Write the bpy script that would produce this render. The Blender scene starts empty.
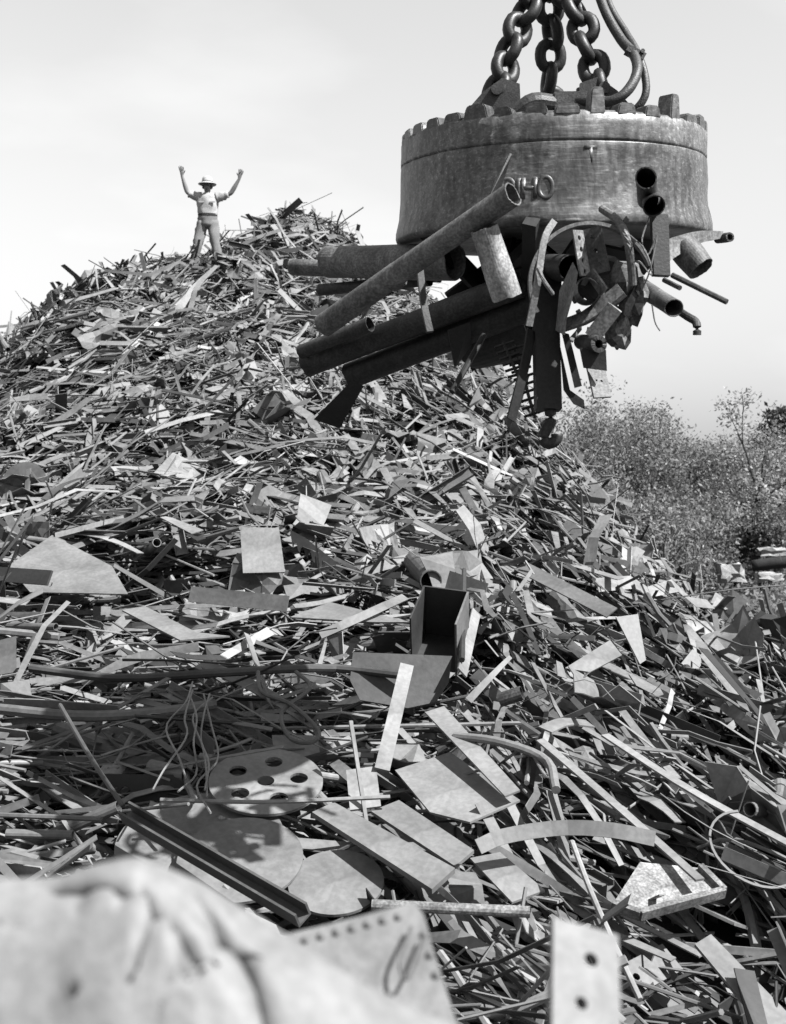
import bpy, bmesh, math, random
import numpy as np
from mathutils import Vector, Matrix, Euler
from mathutils.bvhtree import BVHTree

# ------------------------------------------------------------------ camera, sky, sun, exposure
SC = bpy.context.scene
COL = SC.collection
W, H = 786, 1024
FPX, CX, HZ, CAMZ = 1206.0, 393.0, 470.0, 3.0      # focal length in pixels, image centre x, horizon row, eye height
cam_data = bpy.data.cameras.new('camera')
cam = bpy.data.objects.new('camera', cam_data); COL.objects.link(cam)
cam.location = (0, 0, CAMZ); cam.rotation_euler = (math.pi / 2, 0, 0)
cam_data.sensor_fit = 'VERTICAL'; cam_data.sensor_height = 36.0; cam_data.sensor_width = 36.0
cam_data.lens = FPX / H * 36.0
cam_data.shift_y = -(H / 2 - HZ) / H
cam_data.clip_start = 0.05; cam_data.clip_end = 4000
cam_data.dof.use_dof = True
cam_data.dof.focus_distance = 7.5
cam_data.dof.aperture_fstop = 4.6
SC.camera = cam

SUN = Vector((2.15, -1.25, 3.1)).normalized()
world = bpy.data.worlds.new('World'); SC.world = world; world.use_nodes = True
wn, wl = world.node_tree.nodes, world.node_tree.links
wn.clear()
sky = wn.new('ShaderNodeTexSky'); sky.sky_type = 'NISHITA'; sky.sun_disc = False
sky.sun_elevation = math.asin(SUN.z); sky.sun_rotation = math.atan2(SUN.x, SUN.y)
sky.air_density = 3.0; sky.dust_density = 0.15; sky.ozone_density = 1.0
rgb = wn.new('ShaderNodeSeparateColor'); wl.new(sky.outputs['Color'], rgb.inputs[0])
sep = wn.new('ShaderNodeMix'); sep.data_type = 'FLOAT'; sep.inputs[0].default_value = 0.25      # black and white film sees mostly green and blue
wl.new(rgb.outputs['Green'], sep.inputs[2]); wl.new(rgb.outputs['Blue'], sep.inputs[3])
tc = wn.new('ShaderNodeTexCoord'); mp = wn.new('ShaderNodeMapping'); mp.inputs['Scale'].default_value = (1.2, 1.2, 3.5)
nz = wn.new('ShaderNodeTexNoise'); nz.inputs['Scale'].default_value = 2.6; nz.inputs['Detail'].default_value = 6
wl.new(tc.outputs['Generated'], mp.inputs['Vector']); wl.new(mp.outputs[0], nz.inputs['Vector'])
mr = wn.new('ShaderNodeMapRange'); mr.inputs['From Min'].default_value = 0.5; mr.inputs['From Max'].default_value = 0.75
mr.inputs['To Min'].default_value = 1.0; mr.inputs['To Max'].default_value = 1.14
wl.new(nz.outputs['Fac'], mr.inputs['Value'])
ml = wn.new('ShaderNodeMath'); ml.operation = 'MULTIPLY'
wl.new(sep.outputs[0], ml.inputs[0]); wl.new(mr.outputs[0], ml.inputs[1])
bg = wn.new('ShaderNodeBackground'); bg.inputs['Strength'].default_value = 0.05
wl.new(ml.outputs[0], bg.inputs['Color'])
wo = wn.new('ShaderNodeOutputWorld'); wl.new(bg.outputs[0], wo.inputs['Surface'])

sun_data = bpy.data.lights.new('sun', 'SUN'); sun_data.energy = 5.0; sun_data.angle = math.radians(0.53)
sun_data.color = (1, 1, 1)
sun = bpy.data.objects.new('sun', sun_data); COL.objects.link(sun)
sun.rotation_euler = SUN.to_track_quat('Z', 'Y').to_euler(); sun.location = (10, -5, 20)
SC.view_settings.view_transform = 'Standard'; SC.view_settings.look = 'None'
SC.view_settings.exposure = 1.74; SC.view_settings.gamma = 1.0

# ------------------------------------------------------------------ helpers
R = np.random.default_rng(7)
random.seed(7)
def P(px, py, d):
    return np.array([(px - CX) / FPX * d, d, CAMZ + (HZ - py) / FPX * d])
def proj(p):
    p = np.asarray(p, float)
    return np.stack([CX + p[..., 0] / p[..., 1] * FPX, HZ - (p[..., 2] - CAMZ) / p[..., 1] * FPX], -1)
def nrm(v):
    v = np.asarray(v, float); return v / max(1e-9, np.linalg.norm(v))

def mesh_of(name, verts, faces, tone=0.25, mats=(), smooth=False):
    me = bpy.data.meshes.new(name)
    me.from_pydata([tuple(map(float, v)) for v in verts], [], [tuple(map(int, f)) for f in faces])
    at = me.attributes.new('tone', 'FLOAT', 'FACE')
    n = len(me.polygons)
    t = np.full(n, tone, np.float32) if np.isscalar(tone) else np.asarray(tone, np.float32)[:n]
    at.data.foreach_set('value', t)
    for m in (mats if isinstance(mats, (list, tuple)) else [mats]): me.materials.append(m)
    if smooth: me.polygons.foreach_set('use_smooth', np.ones(n, bool))
    me.validate(); me.update()
    return me
def tag(o, label=None, cat=None, group=None, kind=None):
    if label: o['label'] = label
    if cat: o['category'] = cat
    if group: o['group'] = group
    if kind: o['kind'] = kind
    return o
def add(name, verts, faces, mat, tone=0.25, parent=None, smooth=False, centre=True, label=None, cat=None, group=None, kind=None):
    verts = np.asarray(verts, float)
    c = np.zeros(3)
    if centre and parent is None:
        c = verts.mean(0)
    me = mesh_of(name, verts - c, faces, tone, mat, smooth)
    o = bpy.data.objects.new(name, me); COL.objects.link(o)
    o.location = c
    if parent: o.parent = parent
    return tag(o, label, cat, group, kind)
def empty(name, loc, label=None, cat=None, group=None, rot=(0, 0, 0)):
    o = bpy.data.objects.new(name, None); COL.objects.link(o); o.location = loc; o.rotation_euler = rot
    o.empty_display_size = 0.1
    return tag(o, label, cat, group)
class MB:
    def __init__(s): s.v = []; s.f = []; s.t = []; s.n = 0
    def add(s, vf, tone=0.25):
        v, f = vf
        s.v.append(np.asarray(v, float)); s.f += [tuple(i + s.n for i in q) for q in f]; s.t += [tone] * len(f); s.n += len(v)
        return s
    def get(s): return np.concatenate(s.v), s.f, s.t

def frames(path, up=(0, 0, 1)):
    path = np.asarray(path, float)
    t = np.gradient(path, axis=0)
    t /= np.maximum(np.linalg.norm(t, axis=1, keepdims=True), 1e-9)
    up = np.asarray(up, float)
    if up.ndim == 1: up = np.repeat(up[None], len(path), 0)
    nn = up - (up * t).sum(1, keepdims=True) * t
    bad = np.linalg.norm(nn, axis=1) < 1e-3
    if bad.any():
        alt = np.cross(t[bad], np.array([0.3, 1, 0.2])); nn[bad] = alt
    nn /= np.maximum(np.linalg.norm(nn, axis=1, keepdims=True), 1e-9)
    s = np.cross(t, nn)
    return path, s, nn
def sweep(path, prof, up=(0, 0, 1), scale=None, closed=False, caps=True):
    path, s, n = frames(path, up)
    if closed:
        t = np.roll(path, -1, 0) - np.roll(path, 1, 0); t /= np.linalg.norm(t, axis=1, keepdims=True)
        upv = np.asarray(up, float); n = upv - (t @ upv)[:, None] * t; n /= np.linalg.norm(n, axis=1, keepdims=True); s = np.cross(t, n)
    prof = np.asarray(prof, float); N, M = len(path), len(prof)
    sc = np.ones(N) if scale is None else np.asarray(scale, float)
    if sc.ndim == 1: sc = np.stack([sc, sc], 1)
    v = path[:, None] + (prof[None, :, 0, None] * sc[:, 0, None, None]) * s[:, None] + (prof[None, :, 1, None] * sc[:, 1, None, None]) * n[:, None]
    v = v.reshape(-1, 3); f = []
    for i in range(N if closed else N - 1):
        a, b = i * M, ((i + 1) % N) * M
        for j in range(M):
            k = (j + 1) % M
            f.append((a + j, a + k, b + k, b + j))
    if caps and not closed:
        f.append(tuple(range(M - 1, -1, -1))); f.append(tuple(range((N - 1) * M, N * M)))
    return v, f
def ngon(r, n, ph=0.0, ry=None):
    a = np.arange(n) / n * 2 * math.pi + ph
    return np.stack([np.cos(a) * r, np.sin(a) * (r if ry is None else ry)], 1)
def rect(w, t):
    return np.array([[-w, -t], [w, -t], [w, t], [-w, t]]) * 0.5
def tube(path, r, n=10, **k): return sweep(path, ngon(r, n), **k)
def hollow(path, r, wall=0.12, n=16, up=(0, 0, 1)):
    """open pipe: outer wall, inner wall and ring ends"""
    path, s, nn = frames(path, up); N = len(path)
    rings = []
    for rr in (r, r * (1 - wall)):
        pr = ngon(rr, n)
        rings.append((path[:, None] + pr[None, :, 0, None] * s[:, None] + pr[None, :, 1, None] * nn[:, None]).reshape(-1, 3))
    v = np.concatenate(rings); o = N * n; f = []
    for i in range(N - 1):
        for j in range(n):
            k = (j + 1) % n; a, b = i * n, (i + 1) * n
            f.append((a + j, a + k, b + k, b + j)); f.append((o + a + k, o + a + j, o + b + j, o + b + k))
    for j in range(n):
        k = (j + 1) % n; b = (N - 1) * n
        f.append((k, j, o + j, o + k)); f.append((b + j, b + k, o + b + k, o + b + j))
    return v, f
def box(c, sx, sy, sz, rot=None):
    v = np.array([[x, y, z] for x in (-1, 1) for y in (-1, 1) for z in (-1, 1)]) * 0.5 * np.array([sx, sy, sz])
    if rot is not None: v = v @ np.array(rot).T
    return v + np.asarray(c), [(0, 1, 3, 2), (4, 6, 7, 5), (0, 4, 5, 1), (2, 3, 7, 6), (0, 2, 6, 4), (1, 5, 7, 3)]
def slab(poly, nor, th):
    """polygon of 3-D points thickened against its normal"""
    poly = np.asarray(poly, float); nor = nrm(nor); n = len(poly)
    a = np.cross(poly[1] - poly[0], poly[2] - poly[1])
    if a @ nor < 0: poly = poly[::-1]
    v = np.concatenate([poly, poly - nor * th])
    f = [tuple(range(n)), tuple(range(2 * n - 1, n - 1, -1))]
    f += [(i, n + i, n + (i + 1) % n, (i + 1) % n) for i in range(n)]
    return v, f
def lathe(prof, n=64, c=(0, 0, 0)):
    prof = np.asarray(prof, float); M = len(prof); a = np.arange(n) / n * 2 * math.pi
    v = np.stack([np.outer(np.cos(a), prof[:, 0]), np.outer(np.sin(a), prof[:, 0]), np.repeat(prof[None, :, 1], n, 0)], -1).reshape(-1, 3) + np.asarray(c)
    f = [(i * M + j, ((i + 1) % n) * M + j, ((i + 1) % n) * M + j + 1, i * M + j + 1) for i in range(n) for j in range(M - 1)]
    return v, f
def smooth_path(pts, n=24):
    pts = np.asarray(pts, float); m = len(pts)
    q = np.concatenate([[2 * pts[0] - pts[1]], pts, [2 * pts[-1] - pts[-2]]])
    out = []
    for u in np.linspace(0, m - 1 - 1e-6, n):
        i = int(u); t = u - i; a, b, c, d = q[i:i + 4]
        out.append(0.5 * ((2 * b) + (-a + c) * t + (2 * a - 5 * b + 4 * c - d) * t * t + (-a + 3 * b - 3 * c + d) * t ** 3))
    return np.array(out)

class Noise:
    def __init__(s, seed, n=64): s.g = np.random.default_rng(seed).random((n, n)); s.n = n
    def __call__(s, x, y):
        x = np.asarray(x, float); y = np.asarray(y, float)
        i, j = np.floor(x).astype(int), np.floor(y).astype(int); u, v = x - i, y - j
        u = u * u * (3 - 2 * u); v = v * v * (3 - 2 * v); n = s.n
        g = lambda a, b: s.g[a % n, b % n]
        return (g(i, j) * (1 - u) + g(i + 1, j) * u) * (1 - v) + (g(i, j + 1) * (1 - u) + g(i + 1, j + 1) * u) * v - 0.5

# ------------------------------------------------------------------ materials (black and white film: all greys)
def material(name):
    m = bpy.data.materials.new(name); m.use_nodes = True
    n, l = m.node_tree.nodes, m.node_tree.links
    return m, n, l, n['Principled BSDF']
def steel(name, gain=1.0, rough=(0.38, 0.7), metallic=0.0, scale=5.0, dirt=0.55, speck=0.3, bump=0.25, scratches=0.0, spec=0.35, fixed=None, streaks=0.0):
    m, n, l, b = material(name)
    t = n.new('ShaderNodeTexCoord')
    if fixed is None:
        at = n.new('ShaderNodeAttribute'); at.attribute_name = 'tone'; src = at.outputs['Fac']
    else:
        va = n.new('ShaderNodeValue'); va.outputs[0].default_value = fixed; src = va.outputs[0]
    n1 = n.new('ShaderNodeTexNoise'); n1.inputs['Scale'].default_value = scale; n1.inputs['Detail'].default_value = 7; n1.inputs['Roughness'].default_value = 0.65
    n2 = n.new('ShaderNodeTexNoise'); n2.inputs['Scale'].default_value = scale * 14; n2.inputs['Detail'].default_value = 4
    for q in (n1, n2): l.new(t.outputs['Object'], q.inputs['Vector'])
    r1 = n.new('ShaderNodeMapRange'); r1.inputs['From Min'].default_value = 0.35; r1.inputs['From Max'].default_value = 0.65
    r1.inputs['To Min'].default_value = 1 - dirt; r1.inputs['To Max'].default_value = 1.12
    l.new(n1.outputs['Fac'], r1.inputs['Value'])
    r2 = n.new('ShaderNodeMapRange'); r2.inputs['From Min'].default_value = 0.4; r2.inputs['From Max'].default_value = 0.62
    r2.inputs['To Min'].default_value = 1 - speck; r2.inputs['To Max'].default_value = 1.0 + speck * 0.5
    l.new(n2.outputs['Fac'], r2.inputs['Value'])
    def mul(a, c):
        q = n.new('ShaderNodeMath'); q.operation = 'MULTIPLY'; l.new(a, q.inputs[0])
        if isinstance(c, float): q.inputs[1].default_value = c
        else: l.new(c, q.inputs[1])
        return q.outputs[0]
    v = mul(mul(mul(src, r1.outputs[0]), r2.outputs[0]), float(gain) * 0.41)
    hgt = n2.outputs['Fac']
    if streaks:      # rust and grease runs, broken up
        mp = n.new('ShaderNodeMapping'); mp.inputs['Scale'].default_value = (9, 9, 1.6); l.new(t.outputs['Object'], mp.inputs['Vector'])
        ns = n.new('ShaderNodeTexNoise'); ns.inputs['Scale'].default_value = 2.2; ns.inputs['Detail'].default_value = 6; ns.inputs['Roughness'].default_value = 0.7; ns.inputs['Distortion'].default_value = 0.6
        l.new(mp.outputs[0], ns.inputs['Vector'])
        rs = n.new('ShaderNodeMapRange'); rs.inputs['From Min'].default_value = 0.38; rs.inputs['From Max'].default_value = 0.6; rs.inputs['To Min'].default_value = 1 - streaks; rs.inputs['To Max'].default_value = 1.1
        l.new(ns.outputs['Fac'], rs.inputs['Value']); v = mul(v, rs.outputs[0])
    if scratches:
        for ang in (0.5, -0.7, 1.4):
            mp = n.new('ShaderNodeMapping'); mp.inputs['Rotation'].default_value = (ang * 0.4, ang, ang)
            mp.inputs['Scale'].default_value = (3, 55, 55)
            l.new(t.outputs['Object'], mp.inputs['Vector'])
            ns = n.new('ShaderNodeTexNoise'); ns.inputs['Scale'].default_value = 1.4; ns.inputs['Detail'].default_value = 3
            l.new(mp.outputs[0], ns.inputs['Vector'])
            rs = n.new('ShaderNodeMapRange'); rs.inputs['From Min'].default_value = 0.58; rs.inputs['From Max'].default_value = 0.63
            rs.inputs['To Min'].default_value = 1.0; rs.inputs['To Max'].default_value = 1.0 + scratches if ang != 0.5 else 1.0 - 0.55 * min(1, scratches)
            l.new(ns.outputs['Fac'], rs.inputs['Value']); v = mul(v, rs.outputs[0])
    l.new(v, b.inputs['Base Color'])
    rr = n.new('ShaderNodeMapRange'); rr.inputs['To Min'].default_value = rough[0]; rr.inputs['To Max'].default_value = rough[1]
    rr.inputs['From Min'].default_value = 0.3; rr.inputs['From Max'].default_value = 0.7
    l.new(n1.outputs['Fac'], rr.inputs['Value']); l.new(rr.outputs[0], b.inputs['Roughness'])
    b.inputs['Metallic'].default_value = metallic; b.inputs['Specular IOR Level'].default_value = spec
    bp = n.new('ShaderNodeBump'); bp.inputs['Strength'].default_value = bump; bp.inputs['Distance'].default_value = 0.01
    l.new(hgt, bp.inputs['Height']); l.new(bp.outputs[0], b.inputs['Normal'])
    return m
M_SCRAP = steel('scrap_steel', 1.0, (0.45, 0.68), 0.0, 2.2, 0.35, 0.12, 0.12, spec=0.25)
M_PIPE = steel('pipe_steel', 1.0, (0.45, 0.65), 0.0, 6.0, 0.55, 0.35, 0.12, streaks=0.3, spec=0.22)
M_CAST = steel('cast_steel', 1.0, (0.38, 0.6), 0.15, 2.2, 0.55, 0.3, 0.25, scratches=0.6, spec=0.4, streaks=0.5)
M_CHAIN = steel('chain_steel', 1.0, (0.4, 0.6), 0.2, 9.0, 0.5, 0.4, 0.12)
M_CORE = steel('rust_gap_shade', 1.0, (0.9, 1.0), 0.0, 6.0, 0.6, 0.5, 0.5, fixed=0.03)  # near-black earth and rust; deep shade between the scrap is put into this tone
M_PALE = steel('pale_painted_sheet', 1.0, (0.6, 0.8), 0.0, 5.0, 0.25, 0.12, 0.15, streaks=0.15)
M_CLOTH = steel('cloth', 1.0, (0.85, 0.95), 0.0, 9.0, 0.15, 0.15, 0.3, spec=0.1)
M_SKIN = steel('skin', 1.0, (0.5, 0.6), 0.0, 9.0, 0.1, 0.05, 0.05, spec=0.3)
M_RUBBER = steel('rubber_cable', 1.0, (0.45, 0.65), 0.0, 9.0, 0.4, 0.4, 0.3)
M_STONE = steel('concrete', 1.0, (0.8, 0.95), 0.0, 6.0, 0.4, 0.35, 0.6, spec=0.2)
M_BARK = steel('bark', 1.0, (0.8, 0.95), 0.0, 9.0, 0.5, 0.4, 0.6, spec=0.2)
def leaf_material():
    m, n, l, b = material('leaf')
    at = n.new('ShaderNodeAttribute'); at.attribute_name = 'tone'
    l.new(at.outputs['Fac'], b.inputs['Base Color']); b.inputs['Roughness'].default_value = 0.6; b.inputs['Specular IOR Level'].default_value = 0.2
    tr = n.new('ShaderNodeBsdfTranslucent'); l.new(at.outputs['Fac'], tr.inputs['Color'])
    mx = n.new('ShaderNodeMixShader'); mx.inputs[0].default_value = 0.4
    l.new(b.outputs[0], mx.inputs[1]); l.new(tr.outputs[0], mx.inputs[2])
    l.new(mx.outputs[0], n['Material Output'].inputs['Surface'])
    return m
M_LEAF = leaf_material()
def ground_material(name, lo, hi, scale):
    m, n, l, b = material(name)
    t = n.new('ShaderNodeTexCoord'); q = n.new('ShaderNodeTexNoise'); q.inputs['Scale'].default_value = scale; q.inputs['Detail'].default_value = 9; q.inputs['Roughness'].default_value = 0.7
    l.new(t.outputs['Object'], q.inputs['Vector'])
    r = n.new('ShaderNodeMapRange'); r.inputs['From Min'].default_value = 0.35; r.inputs['From Max'].default_value = 0.65
    r.inputs['To Min'].default_value = lo; r.inputs['To Max'].default_value = hi
    l.new(q.outputs['Fac'], r.inputs['Value']); l.new(r.outputs[0], b.inputs['Base Color']); b.inputs['Roughness'].default_value = 0.95
    bp = n.new('ShaderNodeBump'); bp.inputs['Strength'].default_value = 0.8; bp.inputs['Distance'].default_value = 0.1
    l.new(q.outputs['Fac'], bp.inputs['Height']); l.new(bp.outputs[0], b.inputs['Normal'])
    return m
M_GROUND = ground_material('dirt_ground', 0.015, 0.08, 1.5)
M_HILL = ground_material('wooded_hill', 0.02, 0.07, 0.25)

# ------------------------------------------------------------------ the heap's shape: a height field through points read off the photograph
CTRL = [  # pixel x, pixel y, distance
    (0, 1024, 5.0), (200, 1024, 5.0), (400, 1024, 5.0), (600, 1024, 5.0), (786, 1024, 5.1),
    (0, 900, 5.9), (200, 900, 5.9), (400, 900, 5.9), (600, 900, 5.9), (786, 900, 6.1),
    (0, 820, 6.6), (200, 820, 6.6), (400, 820, 6.6), (600, 820, 6.6), (786, 820, 6.9),
    (0, 750, 7.4), (200, 750, 7.4), (400, 750, 7.3), (600, 750, 7.4), (786, 750, 7.9),
    (0, 690, 8.3), (200, 690, 8.3), (400, 690, 8.2), (600, 690, 8.3), (730, 690, 8.8), (786, 690, 9.3),
    (0, 640, 9.2), (200, 640, 9.2), (400, 640, 9.1), (560, 640, 9.3), (660, 650, 9.8),
    (0, 590, 10.4), (200, 590, 10.4), (400, 590, 10.3), (560, 590, 10.7), (620, 595, 11.2),
    (0, 540, 12.0), (200, 540, 11.9), (400, 540, 11.9), (540, 545, 12.6),
    (0, 480, 14.4), (200, 480, 14.0), (400, 480, 14.0), (500, 480, 14.7),
    (0, 420, 16.6), (200, 420, 16.2), (400, 420, 16.2), (470, 425, 16.8),
    (0, 375, 18.4), (100, 360, 18.6), (200, 360, 18.5), (300, 360, 18.7), (400, 365, 19.2),
    (50, 318, 20.8), (150, 310, 20.6), (300, 305, 21.3), (390, 312, 22.3),
    (110, 275, 22.8), (180, 276, 22.8), (300, 265, 24.0),
    (130, 264, 23.6), (207, 268, 24.5), (250, 240, 25.8), (330, 242, 26.3), (290, 222, 27.6), (360, 250, 27.0),
    # skyline
    (0, 352, 19.6), (75, 294, 22.0), (425, 318, 22.6), (470, 374, 19.2), (535, 446, 16.3), (595, 536, 13.8), (645, 603, 12.0),
    (700, 640, 11.6), (745, 636, 13.5), (786, 620, 15.0), (786, 640, 11.8),
]
pts = [P(*c) for c in CTRL]
def beyond(px, py, d, dx, dy, dz):
    p = P(px, py, d); pts.append(p + np.array([dx, dy, dz]))
for c in ((0, 352, 19.6), (75, 294, 22.0), (130, 264, 23.6)): beyond(*c, -2.0, 3.0, -2.2)
for c in ((207, 262, 24.5), (290, 222, 27.6), (360, 250, 27.0)): beyond(*c, 0.0, 4.0, -2.6)
for c in ((425, 318, 22.6), (470, 374, 19.2), (535, 446, 16.3), (595, 536, 13.8)): beyond(*c, 2.2, 2.2, -1.9)
for c in ((645, 603, 12.0),): beyond(*c, 1.4, 2.0, -0.9)
for c in ((745, 636, 13.5), (786, 620, 15.0)): beyond(*c, 0.8, 2.5, -1.0)
pts += [np.array(q, float) for q in [(-2, 3.2, 0.5), (0, 3.2, 0.5), (2, 3.2, 0.5), (-2, 0, 0.2), (2, 0, 0.2), (0, -2, 0),
        (-6, 5, 0.5), (-9, 9, 1.2), (-12, 14, 2.0), (-15, 20, 2.0), (-15, 26, 1.5), (-9, 31, 2), (-4, 36, 1.5), (2, 35, 1.5), (6, 30, -0.5), (5, 25, -0.3), (5.5, 20, -0.3),
        (5, 5, 0.5), (6, 8, 1.0), (8, 12, 1.0), (9, 16, 0.4), (8, 20, -0.5), (10, 25, -0.8), (11, 8, -0.3), (12, 30, -0.8), (-16, 8, -0.5), (8, 2, -0.3), (-10, 2, -0.3), (0, 42, -1), (-10, 40, -1)]]
pts = np.array(pts)
def phi(r): return np.where(r > 1e-6, r * r * np.log(np.maximum(r, 1e-6)), 0)
def fit(p):
    n = len(p); d = np.linalg.norm(p[:, None, :2] - p[None, :, :2], axis=2)
    A = np.zeros((n + 3, n + 3)); A[:n, :n] = phi(d) + np.eye(n) * 0.02
    A[:n, n] = 1; A[:n, n + 1:] = p[:, :2]; A[n:, :n] = A[:n, n:].T
    return np.linalg.solve(A, np.concatenate([p[:, 2], np.zeros(3)]))
coef = fit(pts)
GX, GY, GS = np.arange(-18, 14.01, 0.2), np.arange(-3, 44.01, 0.2), 0.2
gx, gy = np.meshgrid(GX, GY, indexing='ij')
flat = np.stack([gx.ravel(), gy.ravel()], 1)
hz = np.zeros(len(flat))
for i in range(0, len(flat), 4000):
    q = flat[i:i + 4000]; d = np.linalg.norm(q[:, None] - pts[None, :, :2], axis=2)
    hz[i:i + 4000] = phi(d) @ coef[:len(pts)] + coef[len(pts)] + q @ coef[len(pts) + 1:]
n1, n2 = Noise(3), Noise(5)
hz = hz.reshape(gx.shape) - 0.06
hz += n1(gx / 1.7, gy / 1.7) * 0.34 * np.clip(gy / 14, 0.5, 1.3) + n2(gx / 0.7, gy / 0.7) * 0.2
hz = np.clip(hz, -0.7, 12)
def hgt(x, y):
    u = (np.asarray(x) - GX[0]) / GS; v = (np.asarray(y) - GY[0]) / GS
    i = np.clip(np.floor(u).astype(int), 0, len(GX) - 2); j = np.clip(np.floor(v).astype(int), 0, len(GY) - 2)
    a, b = np.clip(u - i, 0, 1), np.clip(v - j, 0, 1)
    return hz[i, j] * (1 - a) * (1 - b) + hz[i + 1, j] * a * (1 - b) + hz[i, j + 1] * (1 - a) * b + hz[i + 1, j + 1] * a * b
def surf_normal(x, y, e=0.45):
    gxx = (hgt(x + e, y) - hgt(x - e, y)) / (2 * e); gyy = (hgt(x, y + e) - hgt(x, y - e)) / (2 * e)
    n = np.stack([-gxx, -gyy, np.ones_like(gxx)], -1)
    return n / np.linalg.norm(n, axis=-1, keepdims=True)
DS = np.arange(3.0, 34, 0.04)
def hit(px, py):
    """where the sight line through a pixel meets the heap"""
    x = (px - CX) / FPX * DS; z = CAMZ + (HZ - py) / FPX * DS
    below = np.nonzero(z < hgt(x, DS))[0]
    d = DS[below[0]] if len(below) else 30.0
    return P(px, py, d)

# the setting
gm = np.arange(-1, 1.001, 0.02); gs_ = np.sign(gm) * np.abs(gm) ** 3 * 1500
gv, gf = [], []
gn = Noise(11)
for a in gs_:
    for b in gs_:
        r = math.hypot(a, b); gv.append((a, b + 20, float(gn(a / 6, b / 6)) * 0.12 * (1 if r < 120 else 0)))
k = len(gs_)
gf = [(i * k + j, (i + 1) * k + j, (i + 1) * k + j + 1, i * k + j + 1) for i in range(k - 1) for j in range(k - 1)]
add('ground', gv, gf, M_GROUND, centre=False, kind='structure', smooth=True)
# wooded hills on the horizon
hv, hf = [], []
hn = Noise(21)
xs_h = np.linspace(-420, 520, 120); ys_h = np.linspace(260, 620, 30)
for x in xs_h:
    for j, y in enumerate(ys_h):
        e = math.sin(math.pi * min(1, j / 20)) if j < 20 else 0
        base = 3 + (HZ - 446) / FPX * 430
        z = e * (base + 9 * float(hn(x / 46 + 3.3, y / 200))) + 3.0 * float(hn(x / 4, y / 4)) * (1 if e > 0.1 else 0) - 1.5
        hv.append((x, y, z))
k = len(ys_h)
hf = [(i * k + j, (i + 1) * k + j, (i + 1) * k + j + 1, i * k + j + 1) for i in range(len(xs_h) - 1) for j in range(k - 1)]
add('hills', hv, hf, M_HILL, centre=False, kind='structure', smooth=True)
# packed core under the loose scrap, coloured near black so gaps read as shade
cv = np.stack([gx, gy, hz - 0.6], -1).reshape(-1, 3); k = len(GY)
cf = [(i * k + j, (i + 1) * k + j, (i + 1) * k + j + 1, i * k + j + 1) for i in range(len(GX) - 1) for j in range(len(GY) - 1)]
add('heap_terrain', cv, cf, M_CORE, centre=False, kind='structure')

# ------------------------------------------------------------------ pieces of the heap that can be picked out one by one in the photograph
HEROES = []           # (centre, radius) footprints: loose scrap is pressed down beneath them
HERO_GEO = []         # their faces, for working out what hides what
def hero(name, vf, tone, label, cat, mat=None, foot=None, smooth=False):
    v, f = vf; v = np.asarray(v)
    o = add(name, v, f, mat or M_SCRAP, tone, label=label, cat=cat, smooth=smooth)
    HERO_GEO.append((v, f))
    c = v.mean(0); r = np.percentile(np.linalg.norm(v - c, axis=1), 70) if foot is None else foot
    HEROES.append((c, r, proj(v)))
    return o
def plane_of(pix, lift=0.1, tilt=(0, 0, 0)):
    c = np.mean(np.asarray(pix, float), 0); p = hit(*c)
    n = nrm(surf_normal(p[0], p[1], 0.6) + np.asarray(tilt, float))
    d = nrm(p - np.array([0, 0, CAMZ])); return p - d * lift / max(0.3, -(d @ n)), n
def on_plane(pix, p, n):
    out = []
    for (x, y) in pix:
        d = np.array([(x - CX) / FPX, 1, (HZ - y) / FPX]); o = np.array([0, 0, CAMZ])
        out.append(o + d * (((p - o) @ n) / (d @ n)))
    return np.array(out)
def plate(pix, lift=0.1, tilt=(0, 0, 0), th=0.012):
    p, n = plane_of(pix, lift, tilt)
    return slab(on_plane(pix, p, n), n, th)
def ell(cx, cy, rx, ry, rot=0, n=40, a0=0, a1=360):
    a = np.radians(np.linspace(a0, a1, n, endpoint=(a1 - a0) < 360)); c, s = math.cos(math.radians(rot)), math.sin(math.radians(rot))
    return [(cx + rx * math.cos(t) * c - ry * math.sin(t) * s, cy + rx * math.cos(t) * s + ry * math.sin(t) * c) for t in a]
def disc_holes(c, e1, e2, r, th, holes, n=48):
    """flat disc of radius r with round holes cut right through, as a grid-free bridge of faces"""
    bm = bmesh.new()
    edges = []
    def loop(cx, cy, rr, m, z):
        vs = [bm.verts.new((cx + rr * math.cos(2 * math.pi * i / m), cy + rr * math.sin(2 * math.pi * i / m), z)) for i in range(m)]
        return vs
    top = [loop(0, 0, r, n, 0)] + [loop(hx, hy, hr, 16, 0) for hx, hy, hr in holes]
    es = [bm.edges.new((L[i], L[(i + 1) % len(L)])) for L in top for i in range(len(L))]
    bmesh.ops.triangle_fill(bm, use_beauty=True, use_dissolve=False, edges=es, normal=(0, 0, 1))
    fs = list(bm.faces)
    ext = bmesh.ops.extrude_face_region(bm, geom=fs)
    vs = [g for g in ext['geom'] if isinstance(g, bmesh.types.BMVert)]
    bmesh.ops.translate(bm, vec=(0, 0, -th), verts=vs)
    bm.verts.index_update()
    nn = np.cross(e1, e2)
    v = np.array([c + e1 * q.co.x + e2 * q.co.y + nn * q.co.z for q in bm.verts]); f = [tuple(x.index for x in g.verts) for g in bm.faces]
    bm.free()
    return v, f
def basis(n):
    e1 = nrm(np.array([1.0, 0, 0]) - n[0] * n); return e1, np.cross(n, e1)
def hdisc(cx, cy, rx, lift, tilt, holes=(), th=0.016):
    p, n = plane_of([(cx, cy)], lift, tilt); e1, e2 = basis(n)
    r = rx / FPX * p[1]
    return disc_holes(p, e1, e2, r, th, [(a * r, b * r, c * r) for a, b, c in holes])
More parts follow.
